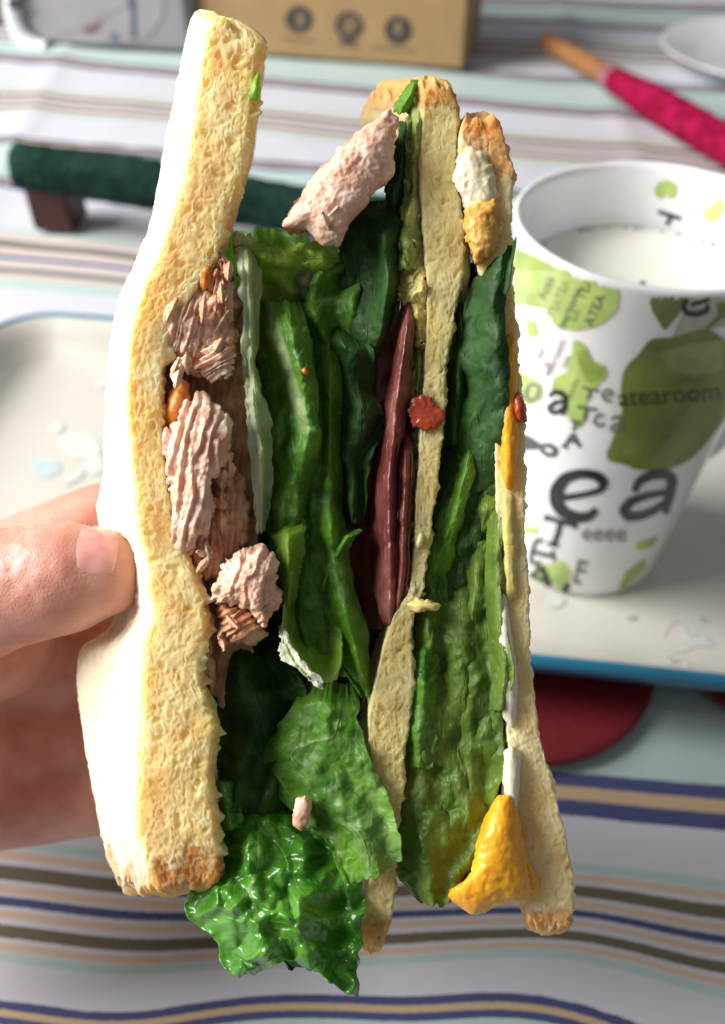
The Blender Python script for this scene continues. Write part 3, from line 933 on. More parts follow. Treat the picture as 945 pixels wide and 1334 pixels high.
# ------------------------------------------------------------------ sandwich
BASE = P(430, 1190, 160)
sw = empty('sandwich', tuple(BASE))
tag(sw, 'toast club sandwich with tuna, lettuce, ham and egg held upright in a hand', 'sandwich')


def bread(name, rows, counts, mat, crustf, seed, amp=1.0, nv=330, label=None, tatter=0.5, soft=3.0):
    """rows: list of closed cross-sections of (px, py, d) points; counts: samples per segment"""
    K = len(rows[0])
    R = []
    for r in rows:
        r = np.array(r, float); o = []
        for i in range(K):
            a, b = r[i], r[(i + 1) % K]
            t = np.linspace(0, 1, counts[i], endpoint=False)[:, None]
            o.append(a + (b - a) * t)
        R.append(np.concatenate(o))
    R = np.array(R)
    R = gsmooth(R, soft, True, 1)
    R = resample(R, nv, 0.005)
    nu = R.shape[1]
    seg = np.repeat(np.arange(K), counts)
    PX = R.copy()
    # torn ends
    y0, y1 = R[0, :, 1].mean(), R[-1, :, 1].mean()
    ej = vn(np.stack([R[..., 0] / 9, R[..., 2] / 4, 0 * R[..., 0] + seed], -1), seed + 40) + 0.6 * vn(np.stack([R[..., 0] / 3.5, R[..., 2] / 2, 0 * R[..., 0] + seed], -1), seed + 41)
    R[..., 1] += 8 * ej * sstep(26, 0, R[..., 1] - y0) + 9 * ej * sstep(30, 0, y1 - R[..., 1])
    Gw = P(R[..., 0], R[..., 1], R[..., 2])
    N = gnormals(gsmooth(Gw, 3, False, 0), True)
    cen = Gw.mean(1, keepdims=True)
    if ((Gw - cen) * N).sum() < 0: N = -N
    q = Gw * 1000
    front = np.zeros(nu)
    front[(seg == 2)] = 1.0; front[seg == 3] = 0.7
    front = gsmooth(front, 5, True)[None, :] * np.ones((nv, 1))
    wq = q + 0.9 * np.stack([vn(q / 1.6, seed + 50), vn(q / 1.6 + 7, seed + 51), vn(q / 1.6 + 19, seed + 52)], -1)
    f1, i1 = worley(wq / np.array([2.2, 1.7, 2.6]), seed); f2, i2 = worley(wq / np.array([0.9, 0.75, 1.0]), seed + 11)
    hole = sstep(0.5, 0.1, f1) * (i1 > 0.72); hole2 = sstep(0.6, 0.1, f2) * (i2 > 0.3)
    rid = np.abs(vn(wq / 0.9, seed + 8)) + 0.6 * np.abs(vn(wq / 0.5, seed + 9))
    dsp = (0.5 * fbm(q / 4.5, 3, seed + 5)) * (0.5 + 0.5 * front) + front * (0.06 * (0.55 - rid) + 0.13 * fbm(wq / 0.7, 2, seed + 33) - 0.45 * hole - 0.20 * hole2) + (1 - front) * (0.16 * vn(wq / 0.8, seed + 7) + 0.2 * vn(wq / 2.5, seed + 17) - 0.14 * hole2)
    Gd = Gw + N * (dsp * amp / 1000)[..., None]
    # tattered crumbs pulled out along the inner front corner
    tat = np.exp(-((np.arange(nu) - np.where(seg == 3)[0][0]) / 7.0) ** 2)[None, :]
    tt = np.clip(vn(q / np.array([3.0, 1.5, 1.5]), seed + 60) - 0.15, 0, 1) * 1.6 + 0.5 * vn(q / 0.8, seed + 61)
    Gd = Gd + (RGT * 0.8 - FWD * 0.3) * (tat * tt * 0.0011 * tatter)[..., None]
    crust = np.clip(crustf(PX[..., 0], PX[..., 1], fbm(q / 4.0, 3, seed + 20), fbm(q / 1.2, 2, seed + 21)), 0, 1)
    face = np.zeros(nu); face[(seg == 1) | (seg == 0)] = 1; face = gsmooth(face, 4, True)[None, :] * np.ones((nv, 1))
    # domed caps
    capv, capf, capc, capfa = [], [], [], []
    V = [Gd.reshape(-1, 3)]; F = [gridfaces(nv, nu, True)]; A = [crust.ravel()]; B = [face.ravel()]
    base = nv * nu
    for end in (0, nv - 1):
        ring = Gd[end]; c = ring.mean(0); out = (Gw[end].mean(0) - Gw[abs(end - 6) if end == 0 else end - 6].mean(0)); out /= np.linalg.norm(out)
        prev = np.arange(nu) + end * nu
        for s in (0.9, 0.75, 0.55, 0.3, 0.05):
            p = c + (ring * s ** 4 + gsmooth(ring, nu * 0.02, True) * (1 - s ** 4) - c) * s + out * 0.0022 * (1 - s) ** 0.5
            qq = p * 1000
            p = p + out * ((0.9 * fbm(qq / 2.0, 3, seed + 30)) / 1000)[:, None]
            V.append(p); A.append(np.full(nu, crust[end].mean()) * 0.9); B.append(np.full(nu, 0.0))
            cur = np.arange(nu) + base; base += nu
            f = np.stack([prev, np.roll(prev, -1), np.roll(cur, -1), cur], -1)
            F.append(f if end else f[:, ::-1]); prev = cur
    V = np.concatenate(V); F = np.concatenate(F); A = np.concatenate(A); B = np.concatenate(B)
    cf = A[F].mean(1) > 0.5
    root = None
    mid = V[:, 2].mean(); up = V[F].mean(1)[:, 2] > mid
    for nm, sel in ((name, ~cf), ('crust', cf & up), ('crust', cf & ~up)):
        fs = F[sel]
        if len(fs) == 0: continue
        u, inv = np.unique(fs, return_inverse=True)
        o = mesh(nm, V[u], inv.reshape(fs.shape), mat, sw if root is None else root, True, {'crust': A[u], 'face': B[u]})
        if root is None:
            root = o
            if label: o['label'] = label
    return root


# left slice
rows = []
for y, L, B_, R_, sl in ((20, 250, 272, 341, 0.40), (34, 243, 266, 342, 0.30), (64, 236, 262, 341, 0.10), (133, 222, 254, 333, 0), (217, 206, 240, 322, 0), (268, 197, 226, 306, 0), (303, 189, 214, 296, 0), (345, 172, 198, 282, 0),
                         (372, 158, 184, 262, 0), (400, 149, 177, 246, 0), (450, 139, 168, 218, 0), (500, 136, 164, 212, 0), (560, 133, 166, 214, 0), (620, 130, 172, 218, 0), (660, 119, 176, 224, 0), (690, 124, 180, 234, 0), (705, 146, 184, 241, 0), (740, 152, 190, 252, 0),
                         (775, 152, 194, 266, 0), (800, 148, 198, 274, 0), (822, 134, 190, 272, 0), (846, 94, 186, 266, 0), (890, 92, 184, 266, 0), (918, 95, 182, 278, 0), (945, 100, 180, 286, 0), (1000, 110, 178, 280, 0),
                         (1050, 119, 176, 284, 0), (1090, 127, 176, 288, -0.02), (1120, 135, 190, 290, -0.05), (1145, 146, 192, 290, -0.08), (1158, 156, 194, 287, -0.10)):
    dl = 163 if y > 350 else 158
    s = lambda x: y + sl * (x - L)
    rows.append([(L + 26, s(L + 26), dl + 30), (L, s(L), dl), (B_, s(B_), 140), (R_, s(R_), 140.5), (R_ + 8, s(R_), 186)])
bread('bread_slice', rows, [14, 80, 130, 50, 12], M['bread'],
      lambda x, y, n, m: sstep(1085, 1150, y + 45 * n + 18 * m) * (0.75 + 0.5 * n) + 0.35 * sstep(1015, 1090, y + 60 * n) * sstep(0.0, 0.5, m) * (x > 190), 3, 1.0, 560, 'thick pale toasted slice with browned bottom edge, pressed by the thumb', 1.5, 7.0)
# middle slice
rows = []
for y, L, B_, R_, sl in ((112, 492, 552, 588, 0.05), (126, 478, 552, 597, 0.05), (150, 466, 551, 599, 0), (180, 470, 549, 597, 0), (230, 500, 549, 594, 0), (300, 540, 551, 606, 0), (360, 550, 556, 603, 0), (420, 548, 556, 592, 0), (480, 545, 553, 580, 0),
                         (540, 542, 549, 580, 0), (620, 536, 544, 570, 0), (700, 530, 540, 560, 0), (770, 522, 534, 551, 0), (800, 502, 514, 540, 0), (840, 488, 500, 536, 0), (890, 476, 488, 541, 0), (940, 466, 478, 536, 0), (985, 470, 482, 527, 0), (1030, 480, 492, 526, 0),
                         (1070, 480, 492, 520, 0), (1150, 470, 480, 516, 0), (1200, 464, 474, 510, 0), (1226, 466, 474, 500, 0)):
    dl = 172 if y < 250 else 165
    s = lambda x: y + sl * (x - L)
    rows.append([(L + 12, s(L), dl + 26), (L, s(L), dl), (B_, s(B_), 146), (R_, s(R_), 146), (R_ - 4, s(R_), 190)])
bread('bread_slice', rows, [12, 40, 96, 50, 12], M['bread_mid'],
      lambda x, y, n, m: np.maximum(sstep(158, 128, y + 16 * n + 6 * m), sstep(1180, 1215, y + 15 * n)) * (0.8 + 0.4 * n), 5, 0.9, 560, 'soft middle slice with brown top crust between the fillings')
# right slice
rows = []
for y, B_, R_, sl in ((160, 604, 650, 0.04), (172, 600, 656, 0), (200, 596, 663, 0), (225, 598, 674, 0), (250, 602, 668, 0), (330, 618, 667, 0), (400, 636, 671, 0), (480, 642, 676, 0), (550, 644, 684, 0), (620, 645, 683, 0), (700, 648, 684, 0), (770, 650, 690, 0),
                      (850, 655, 690, 0), (900, 658, 695, 0), (950, 660, 703, 0), (1000, 664, 715, 0), (1050, 668, 729, 0), (1100, 676, 741, 0), (1150, 682, 748, 0), (1180, 682, 748, 0.05), (1200, 690, 740, 0.1)):
    rows.append([(B_ - 6, y, 188), (B_ - 4, y, 162), (B_, y + sl * 10, 145), (R_, y + sl * (R_ - B_), 145), (R_ - 24, y + sl * (R_ - B_), 192)])
bread('bread_slice', rows, [10, 24, 110, 50, 10], M['bread_right'],
      lambda x, y, n, m: np.maximum(sstep(232, 192, y + 22 * n + 9 * m - 0.9 * (x - 640)), sstep(1165, 1205, y + 25 * n + 8 * m)) * (0.8 + 0.5 * n), 8, 1.0, 540, 'outer slice of toast with crust at both ends beside the mug')


# ---------------------------------------------------------------- solid pieces
def chunk(name, outline, d, fz, bz, mat, seed=0, ang=0.0, fib=0.0, per=8.0, rough=0.5, jag=2.0, parent=None, n=110, rings=26, label=None, tilt=(0, 0), flat=0.5, wob=0.7):
    """solid piece inside an outline (px) with a front bulge fz and depth bz in mm"""
    o = resample(np.array(outline, float), n, 0.008, True)
    c = o.mean(0)
    th = np.arange(n)
    oj = (o - c) / (np.linalg.norm(o - c, axis=1, keepdims=True) + 1e-6) * (jag * (0.7 * vn(np.stack([np.cos(th / n * 6.283) * 5 + seed, np.sin(th / n * 6.283) * 5, 0 * th], -1), seed) + 0.5 * vn(np.stack([np.cos(th / n * 6.283) * 14 + seed, np.sin(th / n * 6.283) * 14, 0 * th], -1), seed + 1)))[:, None]
    os_ = gsmooth(o, n * 0.07, True)
    G = []
    for k in range(rings + 1):
        s = max(0.012, math.sin(math.pi / 2 * k / rings) ** 0.8)
        G.append((s, -fz * (max(0, 1 - s ** 2.4)) ** flat))
    for k in range(1, rings // 2 + 1):
        s = max(0.012, math.cos(math.pi / 2 * k / (rings // 2)))
        G.append((s, bz * (1 - s ** 3) ** 0.5))
    R = np.zeros((len(G), n, 3))
    for i, (s, z) in enumerate(G):
        R[i, :, :2] = c + ((os_ - c) * (1 - s ** 3) + (o - c) * s ** 3) * s + oj * s ** 7
        R[i, :, 2] = d + z + tilt[0] * (R[i, :, 0] - c[0]) + tilt[1] * (R[i, :, 1] - c[1])
    Gw = P(R[..., 0], R[..., 1], R[..., 2])
    N = gnormals(Gw, True)
    if ((Gw - Gw.mean((0, 1))) * N).sum() < 0: N = -N
    q = Gw * 1000
    dsp = rough * (0.7 * fbm(q / 3.0, 3, seed + 2) + 0.4 * fbm(q / 1.0, 2, seed + 3))
    if fib:
        a = math.radians(ang)
        cc = (R[..., 0] * math.cos(a) + R[..., 1] * math.sin(a)) / per
        aa = (-R[..., 0] * math.sin(a) + R[..., 1] * math.cos(a))
        st = np.stack([cc * 0.5, aa / 60, 0 * cc + seed], -1)
        w = cc + wob * fbm(st * 1.5, 2, seed + 4)
        saw = w - np.floor(w); saw = np.where(saw < 0.82, saw / 0.82, (1 - saw) / 0.18)
        dsp = dsp + fib * (saw - 0.5) + 0.13 * vn(np.stack([cc * per / 4.0, aa / 18, 0 * cc], -1), seed + 5)
    for i in range(5):
        dsp[i] = dsp[5].mean() + (dsp[i] - dsp[5].mean()) * i / 5
    Gw = Gw + N * (dsp / 1000)[..., None]
    ob = mesh(name, Gw.reshape(-1, 3), gridfaces(len(G), n, True), mat, parent or sw)
    if label: ob['label'] = label
    return ob


T = M['tuna']; TD = M['tuna_dark']


# ---------------------------------------------------------------- leaves
def leaf(rows, mat, nu=90, nv=150, ruf=1.5, freq=3.0, jag=5.0, thick=0.5, seed=0, rib=None, pale=None, label=None, sm=(0.05, 0.035), crink=0.7, edge_only=False, endjag=None, sec=0, back=5.0, net=0.55):
    R = np.array([resample(np.array(r, float), nu, sm[0]) for r in rows])
    R = resample(R, nv, sm[1])
    u = np.linspace(0, 1, nu)[None, :] * np.ones((nv, 1)); v = np.linspace(0, 1, nv)[:, None] * np.ones((1, nu))
    q = np.stack([R[..., 0] / 25, R[..., 1] / 25, np.full(u.shape, seed * 3.3)], -1)
    e = np.abs(u * 2 - 1)
    # ragged edges
    jn = vn(np.stack([v * 11, np.sign(u - .5) * 3, 0 * u + seed], -1), seed) * 0.6 + vn(np.stack([v * 30, np.sign(u - .5) * 3, 0 * u + seed], -1), seed + 1) * 0.4
    R[..., 0] += jag * jn * sstep(0.55, 1.0, e) * np.sign(u - .5)
    ev = np.abs(v * 2 - 1)
    jv = vn(np.stack([u * 9, np.sign(v - .5) * 5, 0 * u + seed], -1), seed + 2) * 0.6 + vn(np.stack([u * 24, np.sign(v - .5) * 5, 0 * u + seed], -1), seed + 3) * 0.4
    R[..., 1] += (jag if endjag is None else endjag) * jv * sstep(0.75, 1.0, ev)
    # ruffles and crinkles in depth
    ph = 2.2 * fbm(np.stack([v * 2.5, 0 * u + seed, u], -1), 2, seed + 4)
    wgt = sstep(0.1, 1.0, e) if edge_only else (0.45 + 0.55 * e)
    R[..., 2] += ruf * np.sin(2 * np.pi * freq * u + ph * 2.0) * wgt + ruf * 0.6 * fbm(q * 0.8, 2, seed + 6) * 2
    qr = np.stack([q[..., 0] * 0.82 - q[..., 1] * 0.57, q[..., 0] * 0.57 + q[..., 1] * 0.82, q[..., 2]], -1)
    qr = qr + 0.35 * np.stack([vn(qr * 1.3 + 4, seed + 80), vn(qr * 1.3 + 11, seed + 81), 0 * u], -1)
    c0, _ = worley(qr * np.array([0.75, 0.75, 0]) + np.array([0, 0, 0.5]), seed + 82)
    R[..., 2] += crink * (0.8 * fbm(qr * 0.9, 2, seed + 7) + 0.75 * sstep(0.0, 0.9, c0) + 0.10 * fbm(qr * 3, 2, seed + 13))
    R[..., 2] += back * sstep(0.16, 0.0, v) ** 1.5
    pq = np.stack([R[..., 0] + 5 * vn(q * 2.2, seed + 70), R[..., 1] + 5 * vn(q * 2.2 + 9, seed + 71), np.full(u.shape, 0.5)], -1)
    c1, _ = worley(pq / np.array([15, 19, 1e3]), seed + 72); c2, _ = worley(pq / np.array([6.5, 7.5, 1e3]), seed + 73)
    R[..., 2] += net * (0.42 * sstep(0.15, 0.75, c1) + 0.16 * sstep(0.15, 0.75, c2) + 0.12 * fbm(q * 6, 2, seed + 74))
    Gw = P(R[..., 0], R[..., 1], R[..., 2])
    N = gnormals(Gw)
    cen = CAMP - Gw
    if (cen * N).sum() < 0: N = -N
    um = 0.5 if rib is None else rib
    umv = um + 0.06 * np.sin(v * 3 + seed)
    du = np.abs(u - umv)
    vein = np.zeros(u.shape)
    wn = 0.05 * fbm(np.stack([u * 4, v * 6, 0 * u + seed], -1), 2, seed + 9)
    b1 = vn(np.stack([u * 5 + wn * 12, v * 2.2 + seed, 0 * u + seed], -1), seed + 14)
    b2 = vn(np.stack([u * 9 + wn * 12, v * 6 + seed, 0 * u + seed + 5], -1), seed + 15)
    vein = np.maximum(sstep(0.07, 0.0, np.abs(b1)) * 0.55, sstep(0.06, 0.0, np.abs(b2)) * 0.28)
    vein = np.maximum(vein, net * (0.5 * sstep(0.55, 0.8, c1) + 0.14 * sstep(0.5, 0.75, c2)))
    if sec:
        f = np.mod(v * sec - du * 3.0 + wn * 22, 1.0)
        vein = np.maximum(vein, sstep(0.06, 0.0, np.abs(f - 0.5)) * 0.6 * sstep(0.7, 0.1, du))
    if rib is not None:
        vein = np.maximum(vein, sstep(0.035, 0.008, du) * (1 - 0.6 * v))
    pl = np.zeros(u.shape) if pale is None else pale(u, v, fbm(q * 2, 2, seed + 12))
    Gf = Gw + N * (vein * 0.00015)[..., None]
    tk = thick / 1000 * (0.35 + 0.65 * sstep(1.0, 0.8, np.maximum(e, ev)))
    Gb = Gf - N * tk[..., None]
    n = nu * nv
    V = np.concatenate([Gf.reshape(-1, 3), Gb.reshape(-1, 3)])
    F = [gridfaces(nv, nu), gridfaces(nv, nu, base=n, flip=True)]
    b = np.concatenate([np.arange(nu), np.arange(1, nv) * nu + nu - 1, (nv - 1) * nu + np.arange(nu - 2, -1, -1), np.arange(nv - 2, 0, -1) * nu])
    b2 = np.roll(b, -1)
    F.append(np.stack([b2, b, b + n, b2 + n], -1))
    o = mesh('lettuce_leaf', V, np.concatenate(F), mat, sw, True, {'vein': np.tile(vein.ravel(), 2), 'pale': np.tile(np.clip(pl, 0, 1).ravel(), 2)}, np.tile(np.stack([u, v], -1).reshape(-1, 2), (2, 1)))
    if label: o['label'] = label
    return o


def rw(y, *xd):
    """row at height y from (x, d) or (x, d, dy) triples"""
    return [(t[0], y + (t[2] if len(t) > 2 else 0), t[1]) for t in xd]


# backing leaves deep inside
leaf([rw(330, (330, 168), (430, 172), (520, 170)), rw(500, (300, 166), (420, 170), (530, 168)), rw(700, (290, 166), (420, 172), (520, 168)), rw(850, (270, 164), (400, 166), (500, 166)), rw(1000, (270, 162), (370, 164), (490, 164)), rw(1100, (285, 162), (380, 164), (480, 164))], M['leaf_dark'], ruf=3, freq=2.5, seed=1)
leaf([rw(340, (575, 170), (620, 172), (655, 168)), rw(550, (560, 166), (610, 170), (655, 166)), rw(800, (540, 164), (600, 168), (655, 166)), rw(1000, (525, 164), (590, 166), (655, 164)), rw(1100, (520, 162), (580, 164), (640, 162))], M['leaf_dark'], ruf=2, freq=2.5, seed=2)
leaf([rw(300, (285, 182), (340, 186), (400, 184)), rw(600, (280, 180), (340, 184), (470, 184)), rw(900, (290, 180), (380, 186), (470, 182)), rw(1120, (300, 178), (380, 182), (460, 180))], M['leaf'], ruf=2, freq=2, seed=31)
chunk('tuna_chunk', [(225, 345), (300, 345), (330, 450), (335, 600), (340, 720), (330, 850), (290, 930), (262, 860), (240, 740), (215, 640), (205, 500), (208, 420)], 152, 2, 16, TD, 91, 5, 0.6, 11, 1.4, 3, n=150, rings=36)
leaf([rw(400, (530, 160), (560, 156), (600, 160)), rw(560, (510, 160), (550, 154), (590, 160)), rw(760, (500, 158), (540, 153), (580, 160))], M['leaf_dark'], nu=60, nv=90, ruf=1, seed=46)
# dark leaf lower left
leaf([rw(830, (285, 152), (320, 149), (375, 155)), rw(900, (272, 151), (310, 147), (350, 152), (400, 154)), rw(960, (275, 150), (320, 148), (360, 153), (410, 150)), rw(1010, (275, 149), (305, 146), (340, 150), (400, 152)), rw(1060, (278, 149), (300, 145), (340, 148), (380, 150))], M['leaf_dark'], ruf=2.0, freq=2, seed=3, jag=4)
# top light ruffle
leaf([[(303, 316, 143), (335, 318, 145), (372, 320, 148), (412, 312, 145), (440, 322, 147)], rw(345, (308, 144), (340, 147), (375, 145), (412, 148), (440, 150)), rw(372, (316, 149), (345, 152), (378, 151), (400, 154), (436, 155)), rw(405, (324, 151), (350, 155), (380, 154), (410, 157), (440, 158))], M['leaf_light'], ruf=1.6, freq=2.0, seed=4, jag=6, nv=90, back=0)
# withered under-side
leaf([rw(328, (372, 152), (400, 149), (432, 152)), rw(360, (368, 152), (400, 150), (440, 153)), rw(392, (372, 154), (400, 152), (430, 156))], M['leaf_brown'], ruf=1.0, freq=2, seed=5, nv=60, nu=60)
# olive leaf right of it
leaf([rw(325, (410, 149), (440, 152), (470, 154)), rw(380, (395, 151), (430, 149), (468, 152)), rw(430, (390, 151), (425, 149), (468, 153)), rw(480, (410, 153), (440, 152), (470, 156))], M['leaf'], ruf=2.0, freq=1.5, seed=6, jag=4, nv=90)
# dark spinach-like leaf under the tuna
leaf([rw(262, (448, 152), (490, 146), (535, 150)), rw(320, (440, 152), (480, 149), (500, 143), (525, 149)), rw(370, (446, 152), (485, 150), (506, 143), (520, 149)), rw(430, (450, 152), (480, 149), (500, 146), (508, 150)), rw(462, (462, 152), (480, 149), (495, 152))], M['leaf_dark'], ruf=0.8, freq=1, seed=7, jag=3, nv=110, label='dark glossy leaf with a bright curled rim below the top tuna piece')
# pale rib leaf at the left
leaf([[(300, 306, 143), (312, 302, 140), (332, 306, 144)], rw(350, (311, 143), (322, 140), (337, 145)), rw(420, (317, 143), (326, 141), (337, 146)), rw(480, (317, 143), (325, 141), (336, 146)), rw(540, (320, 143), (332, 141), (350, 146)), rw(590, (328, 144), (342, 141), (359, 146)), rw(640, (330, 144), (342, 142), (354, 147)), rw(692, (336, 145), (341, 144), (348, 147))], M['leaf_pale'], nu=50, ruf=1.2, freq=0.8, jag=7, thick=0.8, seed=8, crink=1.0,
     pale=lambda u, v, n: 0.8 * sstep(0.75, 0.1, u) * (0.6 + 0.4 * n), label='pale almost white lettuce rib beside the tuna')
# main leaf with pale midrib
leaf([rw(392, (336, 147), (352, 143), (372, 142), (392, 146)), rw(440, (335, 150), (358, 146), (382, 141), (404, 145)), rw(500, (335, 152), (362, 150), (395, 141), (414, 145)), rw(560, (340, 152), (366, 150), (400, 143), (419, 144)), rw(610, (342, 150), (368, 147), (398, 144), (413, 147)), rw(660, (345, 149), (368, 145), (390, 145), (402, 148)), rw(715, (350, 149), (368, 146), (385, 146), (394, 149))], M['leaf'], ruf=1.1, freq=1.3, jag=4, seed=9, nv=170, crink=1.2,
     pale=lambda u, v, n: sstep(0.15, 0.04, np.abs(u - 0.25 - 0.95 * v)) * sstep(0.62, 0.35, v) * (0.9 + .4 * n), label='green lettuce leaf with a broad pale midrib in the middle of the filling')
# long mid leaf
leaf([rw(418, (398, 151), (425, 148), (446, 150)), rw(480, (405, 151), (428, 147), (446, 151)), rw(560, (408, 150), (430, 146), (446, 150)), rw(640, (395, 150), (425, 146), (447, 150)), rw(720, (400, 150), (432, 145), (456, 149)), rw(780, (410, 149), (444, 144), (470, 149)), rw(840, (430, 149), (460, 144), (481, 148)), rw(880, (452, 149), (472, 145), (487, 148)), rw(906, (472, 148), (480, 147), (486, 148))], M['leaf'], ruf=1.2, freq=1.2, jag=5, seed=10, nv=190, crink=1.2)
leaf([rw(640, (350, 152), (380, 148), (420, 152)), rw(720, (365, 151), (400, 148), (440, 151)), rw(800, (380, 150), (410, 148), (450, 150)), rw(880, (400, 150), (430, 148), (465, 150))], M['leaf'], ruf=1.6, freq=2.0, jag=3, seed=32, nv=120)
# dark ruffle in front of the ham
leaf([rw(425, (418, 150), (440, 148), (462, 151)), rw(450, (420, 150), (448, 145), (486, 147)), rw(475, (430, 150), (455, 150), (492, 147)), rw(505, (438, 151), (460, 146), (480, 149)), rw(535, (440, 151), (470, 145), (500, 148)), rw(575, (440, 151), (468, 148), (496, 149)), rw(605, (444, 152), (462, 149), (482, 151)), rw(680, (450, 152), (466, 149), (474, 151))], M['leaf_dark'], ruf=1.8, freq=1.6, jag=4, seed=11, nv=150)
# curled bright leaf: flap, trough and rim
leaf([[(352, 690, 147), (372, 680, 142), (398, 677, 143)], rw(715, (360, 146), (376, 141), (397, 145)), rw(750, (362, 146), (376, 141), (392, 146)), rw(790, (366, 146), (376, 142), (384, 148))], M['leaf_light'], nu=50, ruf=0.5, freq=1, jag=2.5, seed=12, nv=80)
leaf([rw(740, (388, 150), (402, 149), (416, 145), (430, 149)), rw(790, (370, 143), (384, 150), (412, 152), (436, 148)), rw(830, (368, 141), (388, 149), (420, 151), (446, 146)), rw(862, (382, 140), (402, 145), (425, 147), (446, 144)), rw(886, (405, 140), (418, 141), (432, 142), (440, 144))], M['leaf_light'], nu=80, ruf=0.5, freq=1, jag=2, seed=13, nv=110, thick=0.8,
     pale=lambda u, v, n: 0.5 * sstep(0.12, 0.0, u) + 0.35 * sstep(0.9, 1.0, v), label='rolled up green lettuce curl in the centre')
leaf([rw(690, (452, 149), (462, 146), (472, 144)), rw(700, (440, 149), (452, 145), (462, 147)), rw(735, (418, 149), (432, 146), (446, 149)), rw(770, (408, 150), (420, 147), (436, 150))], M['leaf'], nu=40, ruf=0.4, freq=1, jag=2, seed=14, nv=60)
# drape leaf
leaf([rw(888, (398, 149), (430, 146), (464, 147)), rw(935, (375, 150), (425, 145), (470, 146)), rw(985, (330, 151), (420, 144), (479, 145)), rw(1020, (343, 150), (430, 143), (500, 144)), rw(1052, (372, 149), (440, 142), (513, 142)), rw(1090, (425, 145), (470, 141), (520, 141)), rw(1125, (442, 143), (480, 140), (524, 141)), [(450, 1152, 142), (485, 1148, 140), (520, 1122, 141)]], M['leaf'], ruf=0.9, freq=1.4, jag=6, seed=15, nv=170,
     pale=lambda u, v, n: 0.24 * sstep(0.3, 0.9, v) * sstep(0.35, 0.75, u), label='matt green lettuce leaf hanging down in front of the middle slice')
# wet glossy leaf
leaf([rw(1045, (300, 150), (330, 147), (370, 150)), rw(1085, (285, 150), (330, 144), (380, 147), (430, 148)), rw(1130, (278, 148), (330, 141), (390, 141), (455, 146)), [(240, 1166, 143), (300, 1160, 139), (350, 1155, 138), (410, 1155, 139), (474, 1150, 144)], [(246, 1198, 142), (300, 1190, 138), (350, 1190, 136), (410, 1190, 138), (477, 1180, 143)],
      [(285, 1225, 141), (320, 1222, 137), (360, 1218, 136), (415, 1222, 137), (472, 1215, 142)], [(290, 1262, 140), (325, 1268, 137), (365, 1240, 137), (420, 1252, 138), (467, 1255, 141)], [(300, 1272, 140), (330, 1274, 138), (380, 1248, 138), (430, 1280, 138), (463, 1300, 140)]], M['leaf_wet'], nu=150, nv=170, ruf=1.1, freq=2.6, jag=7, seed=16, rib=0.42, crink=2.8, net=0.2, sec=5, label='wet shiny green lettuce leaf hanging lowest from the sandwich', endjag=5)
leaf([rw(1180, (330, 152), (390, 150), (450, 151)), rw(1230, (360, 151), (400, 149), (445, 150)), rw(1262, (375, 150), (410, 149), (440, 150))], M['leaf_dark'], nu=60, nv=60, ruf=1, freq=2, seed=33)
leaf([rw(1010, (276, 147), (290, 144), (305, 147)), rw(1040, (276, 147), (292, 143), (312, 147)), rw(1080, (284, 147), (300, 144), (318, 147))], M['leaf_wet'], nu=40, nv=60, ruf=0.6, freq=1, seed=34, crink=1.2)
# right-hand lettuce
leaf([[(648, 338, 142), (660, 325, 140), (672, 310, 140)], rw(365, (612, 146), (640, 141), (668, 140)), rw(400, (606, 148), (632, 142), (653, 141)), rw(450, (598, 149), (630, 141.5), (664, 140)), rw(500, (592, 150), (626, 143), (664, 140.5)), rw(560, (588, 151), (626, 146), (661, 142)), rw(640, (585, 152), (622, 149), (660, 150))], M['leaf_dark'], ruf=1.0, freq=1.3, jag=4, seed=17, nv=160, back=0, label='dark green leaf tip standing beside the fried egg')
leaf([rw(280, (594, 149), (602, 147), (610, 149)), rw(330, (596, 149), (604, 146), (613, 149)), rw(370, (594, 150), (602, 147), (611, 150)), rw(398, (598, 151), (604, 149), (610, 151))], M['leaf_pale'], nu=30, nv=70, ruf=0.4, freq=1, seed=18, jag=3)
leaf([rw(385, (588, 150), (600, 147), (616, 150)), rw(450, (584, 150), (600, 147), (614, 151)), rw(530, (578, 151), (598, 148), (616, 152)), rw(580, (574, 152), (592, 149), (612, 152))], M['leaf_dark'], nu=50, nv=90, ruf=0.8, freq=1.5, seed=19, jag=3)
leaf([rw(572, (606, 149), (615, 146), (625, 149)), rw(620, (590, 150), (605, 146), (622, 149)), rw(660, (580, 150), (595, 146), (612, 150)), rw(700, (566, 150), (580, 147), (600, 150)), rw(745, (552, 150), (566, 147), (584, 151)), rw(770, (548, 151), (558, 149), (572, 151))], M['leaf'], nu=60, nv=110, ruf=1.0, freq=1.1, seed=20, jag=6, crink=1.3)
leaf([rw(600, (630, 149), (650, 147), (668, 146)), rw(660, (615, 150), (640, 148), (664, 146)), rw(720, (600, 150), (630, 148), (657, 146)), rw(790, (590, 150), (630, 147), (655, 145)), rw(850, (580, 150), (625, 146), (666, 143)), rw(885, (580, 149), (630, 145), (670, 143)), rw(930, (590, 149), (630, 146), (655, 146)), rw(1010, (590, 149), (625, 146), (655, 146)), rw(1075, (600, 149), (622, 146), (642, 147))], M['leaf_olive'], ruf=1.3, freq=1.5, jag=6, seed=21, nv=190, crink=1.4, label='yellow green lettuce leaf against the egg and right slice')
